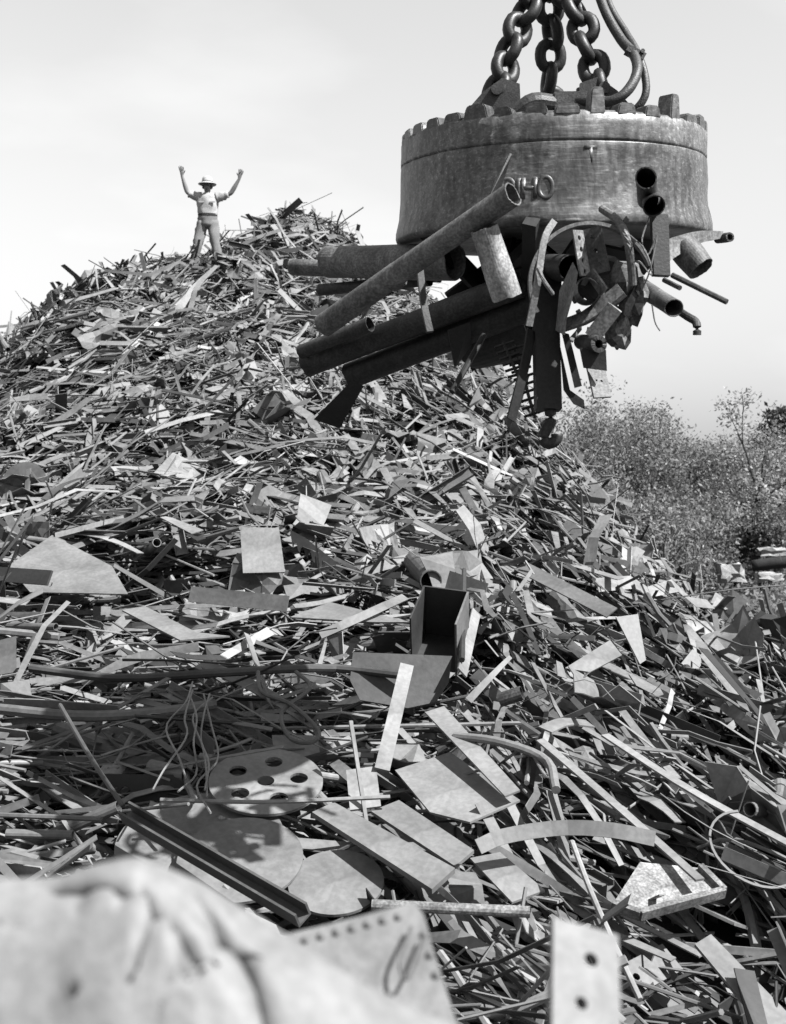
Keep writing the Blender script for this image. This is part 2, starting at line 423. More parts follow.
def along(pix, lifts):
    """points over the heap surface under a list of pixels"""
    out = []
    for (x, y), l in zip(pix, lifts):
        p = hit(x, y); d = nrm(p - np.array([0, 0, CAMZ])); out.append(p - d * l * 1.6 + np.array([0, 0, 0.0]))
    return np.array(out)
def bar(pix, w, th, lifts=None, n=8, up=None, twist=0.0):
    pp = along(pix, lifts or [0.15] * len(pix)); path = smooth_path(pp, n) if len(pp) > 2 else np.linspace(pp[0], pp[1], max(2, n // 3))
    m = path.mean(0); u = surf_normal(m[0], m[1], 0.6) if up is None else np.asarray(up, float)
    ups = np.repeat(u[None], len(path), 0) + np.linspace(0, twist, len(path))[:, None] * np.array([[0.7, -0.4, 0]])
    return sweep(path, rect(w, th), ups)
def rod(pix, r, lifts=None, n=10, sides=7):
    pp = along(pix, lifts or [0.15] * len(pix)); path = smooth_path(pp, n) if len(pp) > 2 else pp
    return tube(path, r, sides)
def channel_prof(w, h, t):
    return np.array([[-w / 2, -h / 2], [w / 2, -h / 2], [w / 2, h / 2], [w / 2 - t, h / 2], [w / 2 - t, -h / 2 + t], [-w / 2 + t, -h / 2 + t], [-w / 2 + t, h / 2], [-w / 2, h / 2]])

sixring = [(0.58 * math.cos(math.radians(a)), 0.58 * math.sin(math.radians(a)), 0.16) for a in (10, 82, 154, 226, 298)]
hero('perforated_disc', hdisc(266, 780, 57, 0.16, (0.02, -0.14, 0), sixring + [(0.0, -0.02, 0.15)]), 0.3, 'flat steel disc pierced by a ring of round holes', 'steel disc')
hero('steel_disc', hdisc(200, 840, 84, 0.05, (0, -0.04, 0)), 0.26, 'broad flat steel disc lying beneath the long channel', 'steel disc')
hero('steel_disc', hdisc(240, 858, 63, 0.12, (0.03, -0.1, 0)), 0.26, 'flat steel disc overlapping the broader one, sunlit, below the channel', 'steel disc')
hero('steel_disc', hdisc(336, 881, 48, 0.07, (0, -0.06, 0)), 0.26, 'smaller sunlit steel disc with blunt rim under the twin plates', 'steel disc')
pp = along([(126, 812), (303, 915)], [0.34, 0.28])
hero('steel_channel', sweep(pp, channel_prof(0.085, 0.085, 0.012), up=np.array([0.25, -0.75, 0.55])), 0.13, 'long dark steel channel slanting down across the flat discs', 'steel channel', foot=0.3)
hero('steel_plate', plate([(312, 812), (334, 802), (455, 868), (432, 889)], 0.2, (0, -0.02, 0), 0.03), 0.26, 'long thick steel plate, left one of the twin plates', 'steel plate')
hero('steel_plate', plate([(371, 811), (399, 800), (474, 850), (455, 866)], 0.15, (0, 0, 0), 0.02), 0.26, 'long steel plate with bolt hole, right one of the twin plates', 'steel plate')
hero('steel_plate', plate([(470, 858), (500, 852), (545, 890), (512, 902)], 0.1), 0.3, 'short grey plate just right of the twin plates', 'steel plate')
hero('curved_strip', bar([(478, 847), (505, 836), (560, 828), (610, 830), (655, 839)], 0.075, 0.01, [0.3, 0.34, 0.34, 0.32, 0.3], 14, up=(0.1, -0.9, 0.45)), 0.24, 'arched steel strip bowing upward below the right slope', 'steel strip', foot=0.2)
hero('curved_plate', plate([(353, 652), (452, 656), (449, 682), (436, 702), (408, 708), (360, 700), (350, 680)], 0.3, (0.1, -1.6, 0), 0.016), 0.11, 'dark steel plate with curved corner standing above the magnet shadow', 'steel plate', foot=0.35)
hero('pale_bar', bar([(382, 770), (407, 665)], 0.09, 0.014, [0.2, 0.5], 6, up=(0.1, -0.7, 0.6)), 0.34, 'pale spotted steel bar leaning up against the curved dark plate', 'steel bar', foot=0.15)
hero('square_plate', plate([(240, 527), (279, 528), (285, 572), (243, 573)], 0.25, (0, -1.3, 0), 0.02), 0.3, 'light grey square plate standing upright in mid heap', 'steel plate')
hero('large_sheet', plate([(8, 566), (52, 535), (112, 566), (128, 594), (30, 592)], 0.2, (0.05, -0.25, 0), 0.012), 0.26, 'large pale steel sheet with pointed edge by the left border', 'steel sheet')
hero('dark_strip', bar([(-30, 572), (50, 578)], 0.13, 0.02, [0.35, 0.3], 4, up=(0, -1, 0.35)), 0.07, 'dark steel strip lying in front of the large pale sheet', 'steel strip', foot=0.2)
hero('flat_bar', bar([(190, 594), (288, 604)], 0.13, 0.012, [0.3, 0.3], 5, up=(0, -1, 0.3)), 0.17, 'grey flat bar on edge below the square plate', 'steel bar', foot=0.3)
hero('steel_sheet', plate([(122, 610), (145, 606), (196, 632), (230, 636), (180, 640)], 0.2, (0, 0, 0)), 0.26, 'pale pointed sheet lying above the magnet shadow', 'steel sheet')
hero('steel_sheet', plate([(290, 617), (330, 602), (410, 622), (375, 622)], 0.2, (0, 0, 0)), 0.26, 'pale flat sheet left of the dark open box', 'steel sheet')
hero('curved_strip', bar([(320, 635), (350, 622), (385, 606), (405, 597)], 0.07, 0.012, [0.35, 0.4, 0.4, 0.35], 10, up=(0.1, -0.8, 0.6)), 0.24, 'curved steel strip with hooked end left of the dark box', 'steel strip', foot=0.2)
# toothed plate
tp = hit(318, 560) + np.array([0, -0.3, 0.12]); tn = nrm((-0.25, -0.9, 0.25))
tpix = [(290, 530), (304, 537), (344, 568), (345, 585)]
for i in range(7):
    u = i / 7; x0, y0 = 341 - 50 * u, 580 - 34 * u
    tpix += [(x0, y0), (x0 - 1.5, y0 - 9 + 2 * u), (x0 - 4.5, y0 - 10 + 2 * u), (x0 - 5.5, y0 - 3)]
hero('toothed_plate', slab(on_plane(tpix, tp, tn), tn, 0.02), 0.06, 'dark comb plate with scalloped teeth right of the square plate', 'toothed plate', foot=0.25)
p0 = along([(414, 566), (431, 581)], [0.25, 0.34])
hero('scrap_pipe', hollow(np.array([p0[0] + (0, 0.25, 0.02), p0[1]]), 0.095, 0.1, 18), 0.17, 'short pipe with open mouth on the middle of the heap', 'steel pipe', M_PIPE, smooth=False, foot=0.2)
# dark open box
bc = hit(440, 660) + np.array([0, -0.1, 0.02]); mbx = MB()
rz = np.array(Euler((0.5, 0.1, -0.25)).to_matrix())
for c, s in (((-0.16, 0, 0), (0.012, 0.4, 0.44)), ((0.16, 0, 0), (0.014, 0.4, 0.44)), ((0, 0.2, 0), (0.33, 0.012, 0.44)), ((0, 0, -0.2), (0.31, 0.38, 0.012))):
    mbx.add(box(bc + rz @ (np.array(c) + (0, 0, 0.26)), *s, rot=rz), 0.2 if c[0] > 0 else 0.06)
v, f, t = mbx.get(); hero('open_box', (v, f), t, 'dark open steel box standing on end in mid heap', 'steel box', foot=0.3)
hero('steel_strip', bar([(462, 673), (476, 612)], 0.085, 0.012, [0.3, 0.45], 5, up=(0.25, -1, 0.1)), 0.36, 'pale strip standing against the right side of the dark box', 'steel strip', foot=0.15)
hero('steel_strip', bar([(520, 566), (612, 613)], 0.14, 0.014, [0.35, 0.32], 6, up=(0.2, -0.9, 0.6)), 0.2, 'grey strip running downhill on the right slope', 'steel strip', foot=0.35)
hero('steel_plate', plate([(565, 668), (610, 640), (622, 655), (590, 672)], 0.28, (0.1, -0.3, 0)), 0.26, 'pale tapered plate on the right slope', 'steel plate')
hero('steel_plate', plate([(616, 617), (638, 614), (646, 660), (640, 664)], 0.3, (0.2, -1.0, 0)), 0.26, 'pale wedge shaped plate pointing down beside the tapered plate', 'steel plate')
hero('bent_strip', bar([(545, 730), (565, 722), (590, 724)], 0.1, 0.01, [0.3, 0.34, 0.3], 8), 0.3, 'short bowed pale strip in the middle of the right slope', 'steel strip')
hero('round_plate', hdisc(24, 482, 22, 0.3, (0.1, -2.0, 0)), 0.13, 'half buried dark round plate standing at the left edge', 'steel disc')
hero('long_plate', plate([(695, 944), (711, 934), (795, 1020), (775, 1040)], 0.2, (0, -0.1, 0), 0.016), 0.26, 'pale broad plate running down into the bottom right corner', 'steel plate')
hero('long_strip', bar([(540, 740), (610, 800), (700, 880)], 0.05, 0.012, [0.3, 0.28, 0.25], 8, twist=0.2), 0.33, 'very long pale strip lying down the lower right slope', 'steel strip', foot=0.2)
hero('long_strip', bar([(605, 735), (690, 790), (800, 850)], 0.06, 0.012, [0.3, 0.3, 0.3], 8), 0.38, 'very long strip reaching the right edge below the triangular plates', 'steel strip', foot=0.2)
hero('long_plate', plate([(425, 712), (444, 706), (520, 790), (505, 796)], 0.18, (0, 0, 0)), 0.33, 'long narrow plate slanting down right of the pale leaning bar', 'steel plate')
hero('steel_sheet', plate([(395, 770), (450, 752), (520, 800), (470, 822), (430, 812)], 0.1, (0, 0.05, 0)), 0.32, 'broad grey sheet above the arched strip', 'steel sheet')
hero('steel_plate', plate([(346, 770), (376, 766), (381, 806), (350, 810)], 0.15, (0, -0.3, 0)), 0.38, 'small pale rectangular plate right of the disc with holes', 'steel plate')
hero('steel_plate', plate([(0, 640), (16, 636), (16, 672), (-8, 676)], 0.25, (0, -1, 0)), 0.14, 'small dark plate standing at the left border above the shadow', 'steel plate')
# tray with frosted bottom and raised frame
tpx = [(612, 905), (640, 862), (700, 868), (724, 892), (640, 915)]
tray = hero('steel_tray', plate(tpx, 0.16, (0, -0.05, 0), 0.012), 0.5, 'pale blotchy tray with raised rim on the lower right slope', 'steel tray', M_PIPE)
p, n = plane_of(tpx, 0.17, (0, -0.05, 0)); q = on_plane([(612, 905), (640, 915), (724, 892), (700, 868)], p, n)
mb = MB()
for a, b in ((0, 1), (1, 2), (2, 3)): mb.add(sweep(np.array([q[a], q[b]]), rect(0.03, 0.05), n), 0.3)
v, f, t = mb.get(); o = add('rim', v - np.array(tray.location), f, M_PIPE, t, parent=tray)
hero('long_rod', rod([(60, 705), (92, 760), (123, 806)], 0.013, [0.8, 0.6, 0.45], 6), 0.13, 'thin dark rod leaning over the top end of the channel', 'steel rod', foot=0.1)
hero('long_rod', rod([(572, 842), (590, 890), (612, 940), (640, 1000)], 0.014, [0.35, 0.35, 0.35, 0.3], 10), 0.42, 'bright thin rod running down from the arched strip', 'steel rod', foot=0.1)
hero('long_rod', rod([(160, 800), (270, 802), (390, 797)], 0.012, [0.35, 0.32, 0.3], 8), 0.35, 'thin pale rod lying level across above the discs', 'steel rod', foot=0.1)
hero('long_rod', rod([(425, 640), (444, 570), (447, 480)], 0.0, [0, 0, 0], 4) if False else rod([(462, 660), (464, 570)], 0.02, [0.4, 0.9], 4), 0.06, 'dark rod standing upright beside the open box', 'steel rod', foot=0.1)
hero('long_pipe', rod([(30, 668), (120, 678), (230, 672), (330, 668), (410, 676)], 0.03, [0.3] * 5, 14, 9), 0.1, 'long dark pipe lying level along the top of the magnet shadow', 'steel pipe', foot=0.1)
hero('long_pipe', rod([(-10, 708), (80, 716), (160, 712), (215, 704)], 0.035, [0.25] * 4, 14, 9), 0.2, 'bent grey pipe lying level at the left of the shadow', 'steel pipe', foot=0.1)
hero('bent_rod_frame', rod([(258, 672), (262, 692), (292, 705), (318, 730), (312, 742), (290, 738), (282, 712), (310, 688), (296, 672)], 0.014, [0.35] * 9, 40), 0.16, 'bent rod frame lying in the magnet shadow', 'rod frame', foot=0.1)
hero('bent_pipe', rod([(452, 640 + 32), (470, 690), (476, 720)], 0.0, [0, 0, 0]) if False else rod([(455, 736), (500, 742), (546, 760), (556, 790)], 0.026, [0.25] * 4, 14, 9), 0.3, 'crooked pale pipe on the slope below the pale leaning bar', 'steel pipe', foot=0.1)
hero('steel_tube', rod([(440, 902), (580, 900)], 0.0, [0, 0]) if False else hollow(along([(372, 905), (530, 912)], [0.3, 0.3]), 0.026, 0.15, 12), 0.36, 'straight pale tube lying level at the foot of the twin plates', 'steel pipe', M_PIPE, foot=0.1)
hero('open_pipe', hollow(along([(500, 700), (522, 693)], [0.3, 0.4]), 0.045, 0.12, 14), 0.12, 'small dark pipe stub with open end on the right slope', 'steel pipe', M_PIPE, foot=0.1)
# wire tangle in the shadow
for k_, lab in enumerate(('thin wire looping up out of the magnet shadow', 'thin wire trailing down beside the disc with holes', 'thin wire crossing the tangle left of the perforated disc',
                          'thin wire arching over the shadowed pipes', 'thin wire hanging nearest the channel in the tangle', 'thin wire twisting tightest in the shadow tangle')):
    rr = random.Random(k_); base = [(200 + rr.uniform(-14, 14), 690 + rr.uniform(-10, 8))]
    for i in range(4): base.append((base[-1][0] + rr.uniform(-22, 16), base[-1][1] + rr.uniform(18, 34)))
    hero('wire', rod(base, 0.006, [0.3 + 0.25 * rr.random() for _ in base], 18, 5), 0.33, lab, 'wire', foot=0.02)

def strip_with_holes(c0, c1, w0, w1, th, holes, nor):
    """plate between two edges with real round holes: c0,c1 axis; w half-width vector; holes as (along, across, radius)"""
    ax = c1 - c0; L = np.linalg.norm(ax); e1 = ax / L; e2 = nrm(w0 - (w0 @ e1) * e1); hw = np.linalg.norm(w0)
    bm = bmesh.new()
    outer = [bm.verts.new((x, y, 0)) for x, y in ((0, -hw), (L, -hw), (L, hw), (0, hw))]
    loops = [outer] + [[bm.verts.new((L * a + r * math.cos(t), hw * b + r * math.sin(t), 0)) for t in np.linspace(0, 2 * math.pi, 12, endpoint=False)] for a, b, r in holes]
    es = [bm.edges.new((q[i], q[(i + 1) % len(q)])) for q in loops for i in range(len(q))]
    bmesh.ops.triangle_fill(bm, use_beauty=True, edges=es, normal=(0, 0, 1))
    ext = bmesh.ops.extrude_face_region(bm, geom=list(bm.faces))
    bmesh.ops.translate(bm, vec=(0, 0, -th), verts=[g for g in ext['geom'] if isinstance(g, bmesh.types.BMVert)])
    bm.verts.index_update(); e3 = np.cross(e1, e2)
    v = np.array([c0 + e1 * q.co.x + e2 * q.co.y + e3 * q.co.z for q in bm.verts]); f = [tuple(x.index for x in g.verts) for g in bm.faces]; bm.free()
    return v, f
# ------------------------------------------------------------------ the loose scrap: tens of thousands of pieces
def picture_dir(px, py):
    """typical slant (degrees, up to the right positive) of the scrap around a pixel"""
    u = R.random()
    if px > 470 or (px > 380 and py > 780):
        return -40 + 12 * R.standard_normal() if u < 0.86 else 180 * R.random()
    if py > 520:
        return -4 + 16 * R.standard_normal() if u < 0.78 else (45 + 20 * R.standard_normal() if u < 0.84 else 180 * R.random())
    if px < 250:
        return 22 + 22 * R.standard_normal() if u < 0.72 else 180 * R.random()
    return 0 + 24 * R.standard_normal() if u < 0.45 else (-35 + 15 * R.standard_normal() if u < 0.7 else 180 * R.random())
KINDS = dict(strip=21000, rod=11500, plate=3600, angle=3000, pipe=1200, ring=220, sheet=900, chip=3800)
def tone_pick():
    u = R.random()
    if u < 0.16: return 0.03 + 0.06 * R.random()
    if u < 0.92: return 0.18 + 0.15 * R.random()
    return 0.36 + 0.1 * R.random()
pieces = []      # kind, verts, faces, tone, centre, long axis
def sample_sites(n):
    out = []
    while len(out) < n:
        x = R.uniform(-13, 8, 20000); y = 3.6 + 28 * R.random(20000) ** 1.5
        z = hgt(x, y); q = proj(np.stack([x, y, z], 1))
        lim = 2400 / np.clip(y, 4, 30)
        ok = (q[:, 0] > -lim) & (q[:, 0] < W + lim) & (q[:, 1] < H + 1.2 * lim) & (z > 0.12)
        # drop what lies far down the hidden back of the heap
        nn = surf_normal(x, y); view = np.stack([x, y, z - CAMZ], 1); view /= np.linalg.norm(view, axis=1, keepdims=True)
        facing = -(nn * view).sum(1); ok &= facing > -0.25
        for i in np.nonzero(ok)[0]: out.append((x[i], y[i], z[i], q[i, 0], q[i, 1], nn[i]))
    return out[:n]
CLEAR = []     # outlines of the near plates and discs that lie open on top of the heap
for hc0, hr0, hp0 in HEROES:
    if hc0[1] < 12.5 and hr0 > 0.12:
        m0 = hp0.mean(0); CLEAR.append((m0, np.linalg.inv(np.cov((hp0 - m0).T) * 2.6 + np.eye(2) * 6), hc0[1]))
def covers(c, t, v):
    u = (v - c) @ t; q = c + np.outer(np.linspace(u.min(), u.max(), 12), t); pq = proj(q)
    for m0, im, d0 in CLEAR:
        if abs(c[1] - d0) < 1.6 and (q[:, 1] < d0 + 0.25).any():
            e = pq - m0
            if (np.einsum('ij,jk,ik->i', e, im, e) < 1).any(): return True
    return False
HC = np.array([h[0] for h in HEROES]); HR = np.array([h[1] for h in HEROES])
pock = Noise(77)
def shove(p, L=0.0):
    d = np.linalg.norm(HC - p, axis=1)
    s = 0.26 if (d < HR * 1.05).any() else (0.2 if L and ((d < HR * 0.9 + L * 0.4) & (HR > 0.19)).any() and R.random() < 0.8 else 0.0)
    return s + (0.3 if pock(p[0] / 0.75 + 40, p[1] / 1.1 + 40) > 0.17 else 0.0)
def polygon_plate(rng, a, b):
    m = rng.choice([3, 4, 4, 4, 4, 4, 4, 4, 5, 6]); 
    if m == 4:
        return np.array([[-a, -b], [a * rng.uniform(0.6, 1), -b * rng.uniform(0.7, 1)], [a * rng.uniform(0.7, 1), b], [-a * rng.uniform(0.7, 1), b * rng.uniform(0.6, 1)]])
    an = np.sort(rng.uniform(0, 2 * math.pi, m)); 
    if np.max(np.diff(np.append(an, an[0] + 2 * math.pi))) > 2.6: an = np.arange(m) / m * 2 * math.pi
    return np.stack([a * np.cos(an), b * np.sin(an)], 1)
for kind, cnt in KINDS.items():
    for (x, y, z, px, py, n) in sample_sites(cnt):
        e1 = nrm(np.array([1.0, 0, 0]) - n[0] * n); e2 = np.cross(n, e1)
        # slant in the picture -> direction in the heap surface
        p = np.array([x, y, z])
        a1 = proj(p + 0.01 * e1) - proj(p); a2 = proj(p + 0.01 * e2) - proj(p)
        th = math.radians(picture_dir(px, py)); want = np.array([math.cos(th), -math.sin(th)])
        det = a1[0] * a2[1] - a1[1] * a2[0]
        if abs(det) > 1e-6:
            ca = (want[0] * a2[1] - want[1] * a2[0]) / det; cb = (a1[0] * want[1] - a1[1] * want[0]) / det
            t = nrm(ca * e1 + cb * e2 * 0.8)
        else: t = e1
        spread = 0.14 if R.random() < (0.85 if y < 17 else 0.93) else 0.5
        t = nrm(t + n * R.normal(0, spread)); side0 = nrm(np.cross(n, t))
        roll = R.normal(0, 0.5) if R.random() < 0.68 else R.uniform(-1.5, 1.5)
        nn = nrm(np.cross(t, side0)); up = nrm(nn * math.cos(roll) + side0 * math.sin(roll)); side = np.cross(t, up)
        off = -0.52 * R.random() ** 1.3 + 0.1 if kind != 'chip' else R.uniform(-0.5, 0.0)
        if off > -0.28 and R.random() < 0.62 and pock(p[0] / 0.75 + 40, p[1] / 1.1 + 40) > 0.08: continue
        c = p + n * (off - shove(p + n * off, 0.7 if kind in ('strip', 'rod', 'angle') else 0))
        tone = tone_pick()
        far = np.clip((y - 8) / 14, 0, 1)
        if kind in ('plate', 'sheet') and y < 12 and R.random() < 0.5: continue
        if kind == 'strip':
            L = float(np.clip(R.lognormal(-0.12, 0.48), 0.25, 2.4)); w = float(np.clip(R.lognormal(-2.95, 0.5), 0.018, 0.15)) * (0.82 if y < 11 else 1.08); tk = R.uniform(0.003, 0.009)
            bend = R.normal(0, 0.12) if R.random() < 0.7 else R.normal(0, 0.6); m = 3 if abs(bend) < 0.12 else 5
            s = np.linspace(-0.5, 0.5, m); path = c + np.outer(s * L, t) - np.outer((s * s - 0.08) * L * bend, up) 
            tw = R.normal(0, 0.25)
            wj = np.linspace(1, R.uniform(0.5, 1.1), m)
            if R.random() < 0.3:          # crumpled or torn
                m = 6; s = np.linspace(-0.5, 0.5, m); path = c + np.outer(s * L, t) + np.outer(np.cumsum(R.normal(0, 0.05, m)) * L, up) + np.outer(np.cumsum(R.normal(0, 0.035, m)) * L, side)
                wj = R.uniform(0.65, 1.1, m); tw = R.normal(0, 0.7)
            ups = up[None] + np.outer(s * tw, side)
            vf = sweep(path, rect(w, tk), ups, scale=np.stack([wj, np.ones(m)], 1))
        elif kind == 'rod':
            L = float(np.clip(R.lognormal(-0.15, 0.5), 0.3, 2.6)); r = float(np.clip(R.lognormal(-4.6, 0.45), 0.004, 0.028)); wire = R.random() < 0.22
            if wire: r = R.uniform(0.003, 0.006)
            bend = R.normal(0, 0.15) if R.random() < 0.65 else R.normal(0, 0.9); b2 = R.normal(0, 0.12) + (R.normal(0, 0.4) if wire else 0)
            m = 9 if wire else (3 if abs(bend) < 0.15 else 6)
            s = np.linspace(-0.5, 0.5, m); path = c + np.outer(s * L, t) - np.outer((s * s - 0.08) * L * bend, up if R.random() < 0.4 else side) + np.outer(np.sin(s * 5) * L * b2 * 0.4, side)
            vf = sweep(path, ngon(r, 4 if y > 13 else 6, 0.4), up)
        elif kind == 'plate':
            a = float(np.clip(R.lognormal(-1.85, 0.42), 0.06, 0.36)); b = a * R.uniform(0.25, 0.85)
            if y < 11 and R.random() < 0.22:
                h_ = [(R.uniform(0.1, 0.3), R.uniform(-0.4, 0.4), b * R.uniform(0.12, 0.25)) for _ in range(1)] + [(R.uniform(0.6, 0.9), R.uniform(-0.4, 0.4), b * R.uniform(0.12, 0.25))]
                vf = strip_with_holes(c - t * a, c + t * a, side * b, None, 0.01, h_, None)
            elif R.random() < 0.6:
                poly = polygon_plate(R, a, b); vf = slab(c + poly[:, :1] * t + poly[:, 1:] * side, up, R.uniform(0.006, 0.018))
            else:
                s = np.linspace(-1, 1, 7); bend = R.normal(0, 0.6)
                vf = sweep(c + np.outer(s * a, t) - np.outer((s * s - 0.3) * a * bend, up) + np.outer(R.normal(0, 0.06, 7) * a, up), rect(2 * b, 0.008), up[None] + np.outer(R.normal(0, 0.12, 7), side), scale=np.stack([R.uniform(0.8, 1.08, 7), np.ones(7)], 1))
        elif kind == 'ring':
            rr0 = R.uniform(0.07, 0.26); a1_ = 2 * math.pi * (1 if R.random() < 0.5 else R.uniform(0.4, 0.9)); ss = np.linspace(0, a1_, 22, endpoint=a1_ < 6.2)
            pth = c + np.outer(np.cos(ss) * rr0, t) + np.outer(np.sin(ss) * rr0 * R.uniform(0.75, 1), side)
            vf = sweep(pth, rect(0.012, R.uniform(0.012, 0.06)), up, closed=a1_ > 6.2)
        elif kind == 'sheet':
            a = R.uniform(0.14, 0.4); b = a * R.uniform(0.4, 0.8); gu, gv_ = np.meshgrid(np.linspace(-1, 1, 6), np.linspace(-1, 1, 5), indexing='ij'); nx_ = Noise(int(R.integers(1e6)), 8)
            hh_ = nx_(gu * 1.6 + 3, gv_ * 1.6 + 3) * a * 0.9 + gu * gu * a * R.normal(0, 0.25); ju = R.normal(0, 0.05, gu.shape); jv = R.normal(0, 0.06, gu.shape)
            sv_ = c + (gu + ju)[..., None] * a * t + (gv_ + jv)[..., None] * b * side + hh_[..., None] * up
            sv_ = sv_.reshape(-1, 3); top_ = [(i_ * 5 + j_, i_ * 5 + j_ + 1, (i_ + 1) * 5 + j_ + 1, (i_ + 1) * 5 + j_) for i_ in range(5) for j_ in range(4)]
            rim_ = [j_ for j_ in range(5)] + [i_ * 5 + 4 for i_ in range(1, 6)] + [25 + j_ for j_ in range(3, -1, -1)] + [i_ * 5 for i_ in range(4, 0, -1)]
            vf = (np.concatenate([sv_, sv_ - up * 0.006]), top_ + [tuple(30 + q_ for q_ in reversed(g_)) for g_ in top_] + [(rim_[i_], rim_[i_ - 1], 30 + rim_[i_ - 1], 30 + rim_[i_]) for i_ in range(len(rim_))])
        elif kind == 'angle':
            L = float(np.clip(R.lognormal(-0.35, 0.4), 0.3, 1.8)); w = R.uniform(0.03, 0.09); tk = 0.007
            q = np.array([[0, 0], [w, 0], [w, tk], [tk, tk], [tk, w], [0, w]]) - w * 0.3
            if R.random() < 0.35: q = channel_prof(w * 1.4, w * 0.8, tk)
            vf = sweep(c + np.outer(np.array([-0.5, 0.5]) * L, t), q, up)
        elif kind == 'pipe':
            L = float(np.clip(R.lognormal(-0.7, 0.5), 0.15, 1.6)); r = float(np.clip(R.lognormal(-3.5, 0.4), 0.015, 0.075))
            m = 2 if R.random() < 0.7 else 5; s = np.linspace(-0.5, 0.5, m)
            vf = hollow(c + np.outer(s * L, t) - np.outer(s * s * L * R.normal(0, 0.3) * (m > 2), up), r, 0.14, 8 if y > 12 else 12, up)
        else:
            a = float(np.clip(R.lognormal(-2.7, 0.5), 0.02, 0.16)); b = a * R.uniform(0.2, 0.8)
            poly = polygon_plate(R, a, b); vf = slab(c + poly[:, :1] * t + poly[:, 1:] * side, up, R.uniform(0.003, 0.012)); L = 2 * a
        if y < 13.5 and off > -0.13 and covers(c, t, vf[0]) and R.random() < 0.9: continue
        pieces.append((kind, vf[0], vf[1], tone, c, t))
# which piece is seen at each pixel (every third one)
allv, allf, owner, base = [], [], [], 0
for i, pc in enumerate(pieces):
    allv.append(pc[1]); allf += [tuple(j + base for j in q) for q in pc[2]]; owner += [i] * len(pc[2]); base += len(pc[1])
for v, f in HERO_GEO:
    allv.append(v); allf += [tuple(j + base for j in q) for q in f]; owner += [-1] * len(f); base += len(v)
bvh = BVHTree.FromPolygons(np.concatenate(allv).tolist(), allf)
seen = np.zeros(len(pieces), int); eye = Vector((0, 0, CAMZ))
SURF = {}
for py in range(200, H, 3):
    for px in range(0, W, 3):
        d = Vector(((px - CX) / FPX, 1, (HZ - py) / FPX)).normalized()
        loc, nor, idx, dist = bvh.ray_cast(eye, d, 45)
        if idx is not None and owner[idx] >= 0: seen[owner[idx]] += 1
ROWS = [('summit beneath the man', 207, 290), ('far left skyline', 30, 340), ('peak behind the man', 300, 235), ('left edge halfway up', 40, 430),
        ('face below the hanging pipes', 370, 430), ('upper left face', 150, 350), ('area by the round plate', 50, 490), ('area round the square plate', 262, 545),
        ('area by the large pale sheet', 80, 575), ('area by the open pipe mouth', 425, 570), ('area round the open box', 450, 645), ('magnet shadow', 200, 700),
        ('area by the curved dark plate', 390, 690), ('area by the perforated disc', 265, 775), ('area round the flat discs', 230, 850), ('area left of the channel', 90, 830),
        ('area round the twin plates', 400, 850), ('area below the arched strip', 590, 870), ('area by the blotchy tray', 690, 880), ('bottom right corner', 720, 985),
        ('upper right slope', 560, 540), ('right rim below the bushes', 690, 640), ('middle right slope', 600, 690), ('shoulder beneath the magnet', 490, 440),
        ('left border beside the shadow', 30, 750), ('foot of the twin plates', 460, 950), ('right border of the slope', 750, 750), ('lower right slope', 650, 800), ('centre of the heap', 250, 480), ('face right of the summit', 350, 310)]
NOUN = dict(strip='steel strip', rod='steel rod', plate='steel plate', angle='angle iron', pipe='steel pipe', ring='steel hoop', sheet='crumpled sheet')
NAME = dict(strip='steel_strip', rod='steel_rod', plate='steel_plate', angle='angle_iron', pipe='steel_pipe', ring='steel_hoop', sheet='crumpled_sheet')
QUOTA = dict(strip=290, rod=260, plate=250, angle=200, pipe=160, ring=70, sheet=240, chip=0)
chosen = set()
for kind, q in QUOTA.items():
    ids = [i for i in range(len(pieces)) if pieces[i][0] == kind and seen[i] >= 3]
    ids.sort(key=lambda i: -seen[i]); chosen.update(ids[:q])
entries = {}
for i in sorted(chosen):
    kind, v, f, tone, c, t = pieces[i]; q = proj(v); ctr = q.mean(0); ext = q[np.argmax(q @ nrm(proj(c + 0.05 * t) - proj(c)))] - q[np.argmin(q @ nrm(proj(c + 0.05 * t) - proj(c)))]
    ln = float(np.linalg.norm(ext)); ang = math.degrees(math.atan2(-ext[1], ext[0])); ang = (ang + 90) % 180 - 90
    size = 'long' if ln > 110 else ('short' if ln < 45 else 'mid-sized')
    shade = 'dark' if tone < 0.12 else ('pale' if tone > 0.38 else ('light grey' if tone > 0.27 else 'grey'))
    lie = 'lying level' if abs(ang) < 14 else ('standing steeply' if abs(ang) > 66 else ('sloping down rightward' if ang < 0 else 'sloping up rightward'))
    reg = min(ROWS, key=lambda r_: (r_[1] - ctr[0]) ** 2 + (r_[2] - ctr[1]) ** 2)[0]
    lab = f'{size} {shade} {NOUN[kind]} {lie}, {reg}'
    entries.setdefault(lab, []).append((ctr[0], i, kind, reg))
ORD = ['leftmost', 'second', 'third', 'fourth', 'fifth', 'sixth', 'seventh', 'eighth']
for lab, L in entries.items():
    L.sort()
    for k_, (cx_, i, kind, reg) in enumerate(L):
        text = lab
        if len(L) == 2: text = ('left ', 'right ')[k_] + lab
        elif len(L) > 2: text = (ORD[k_] if k_ < len(L) - 1 and k_ < 8 else 'rightmost') + ' ' + lab
        add(NAME[kind], pieces[i][1], pieces[i][2], M_SCRAP, pieces[i][3], label=text, cat=NOUN[kind], group='%ss of the scrap heap' % NOUN[kind])
STUFF = dict(strip='loose_steel_strips', rod='loose_rods', plate='loose_plates', angle='loose_angle_irons', pipe='loose_pipes', ring='loose_hoops', sheet='loose_sheets', chip='small_scrap')
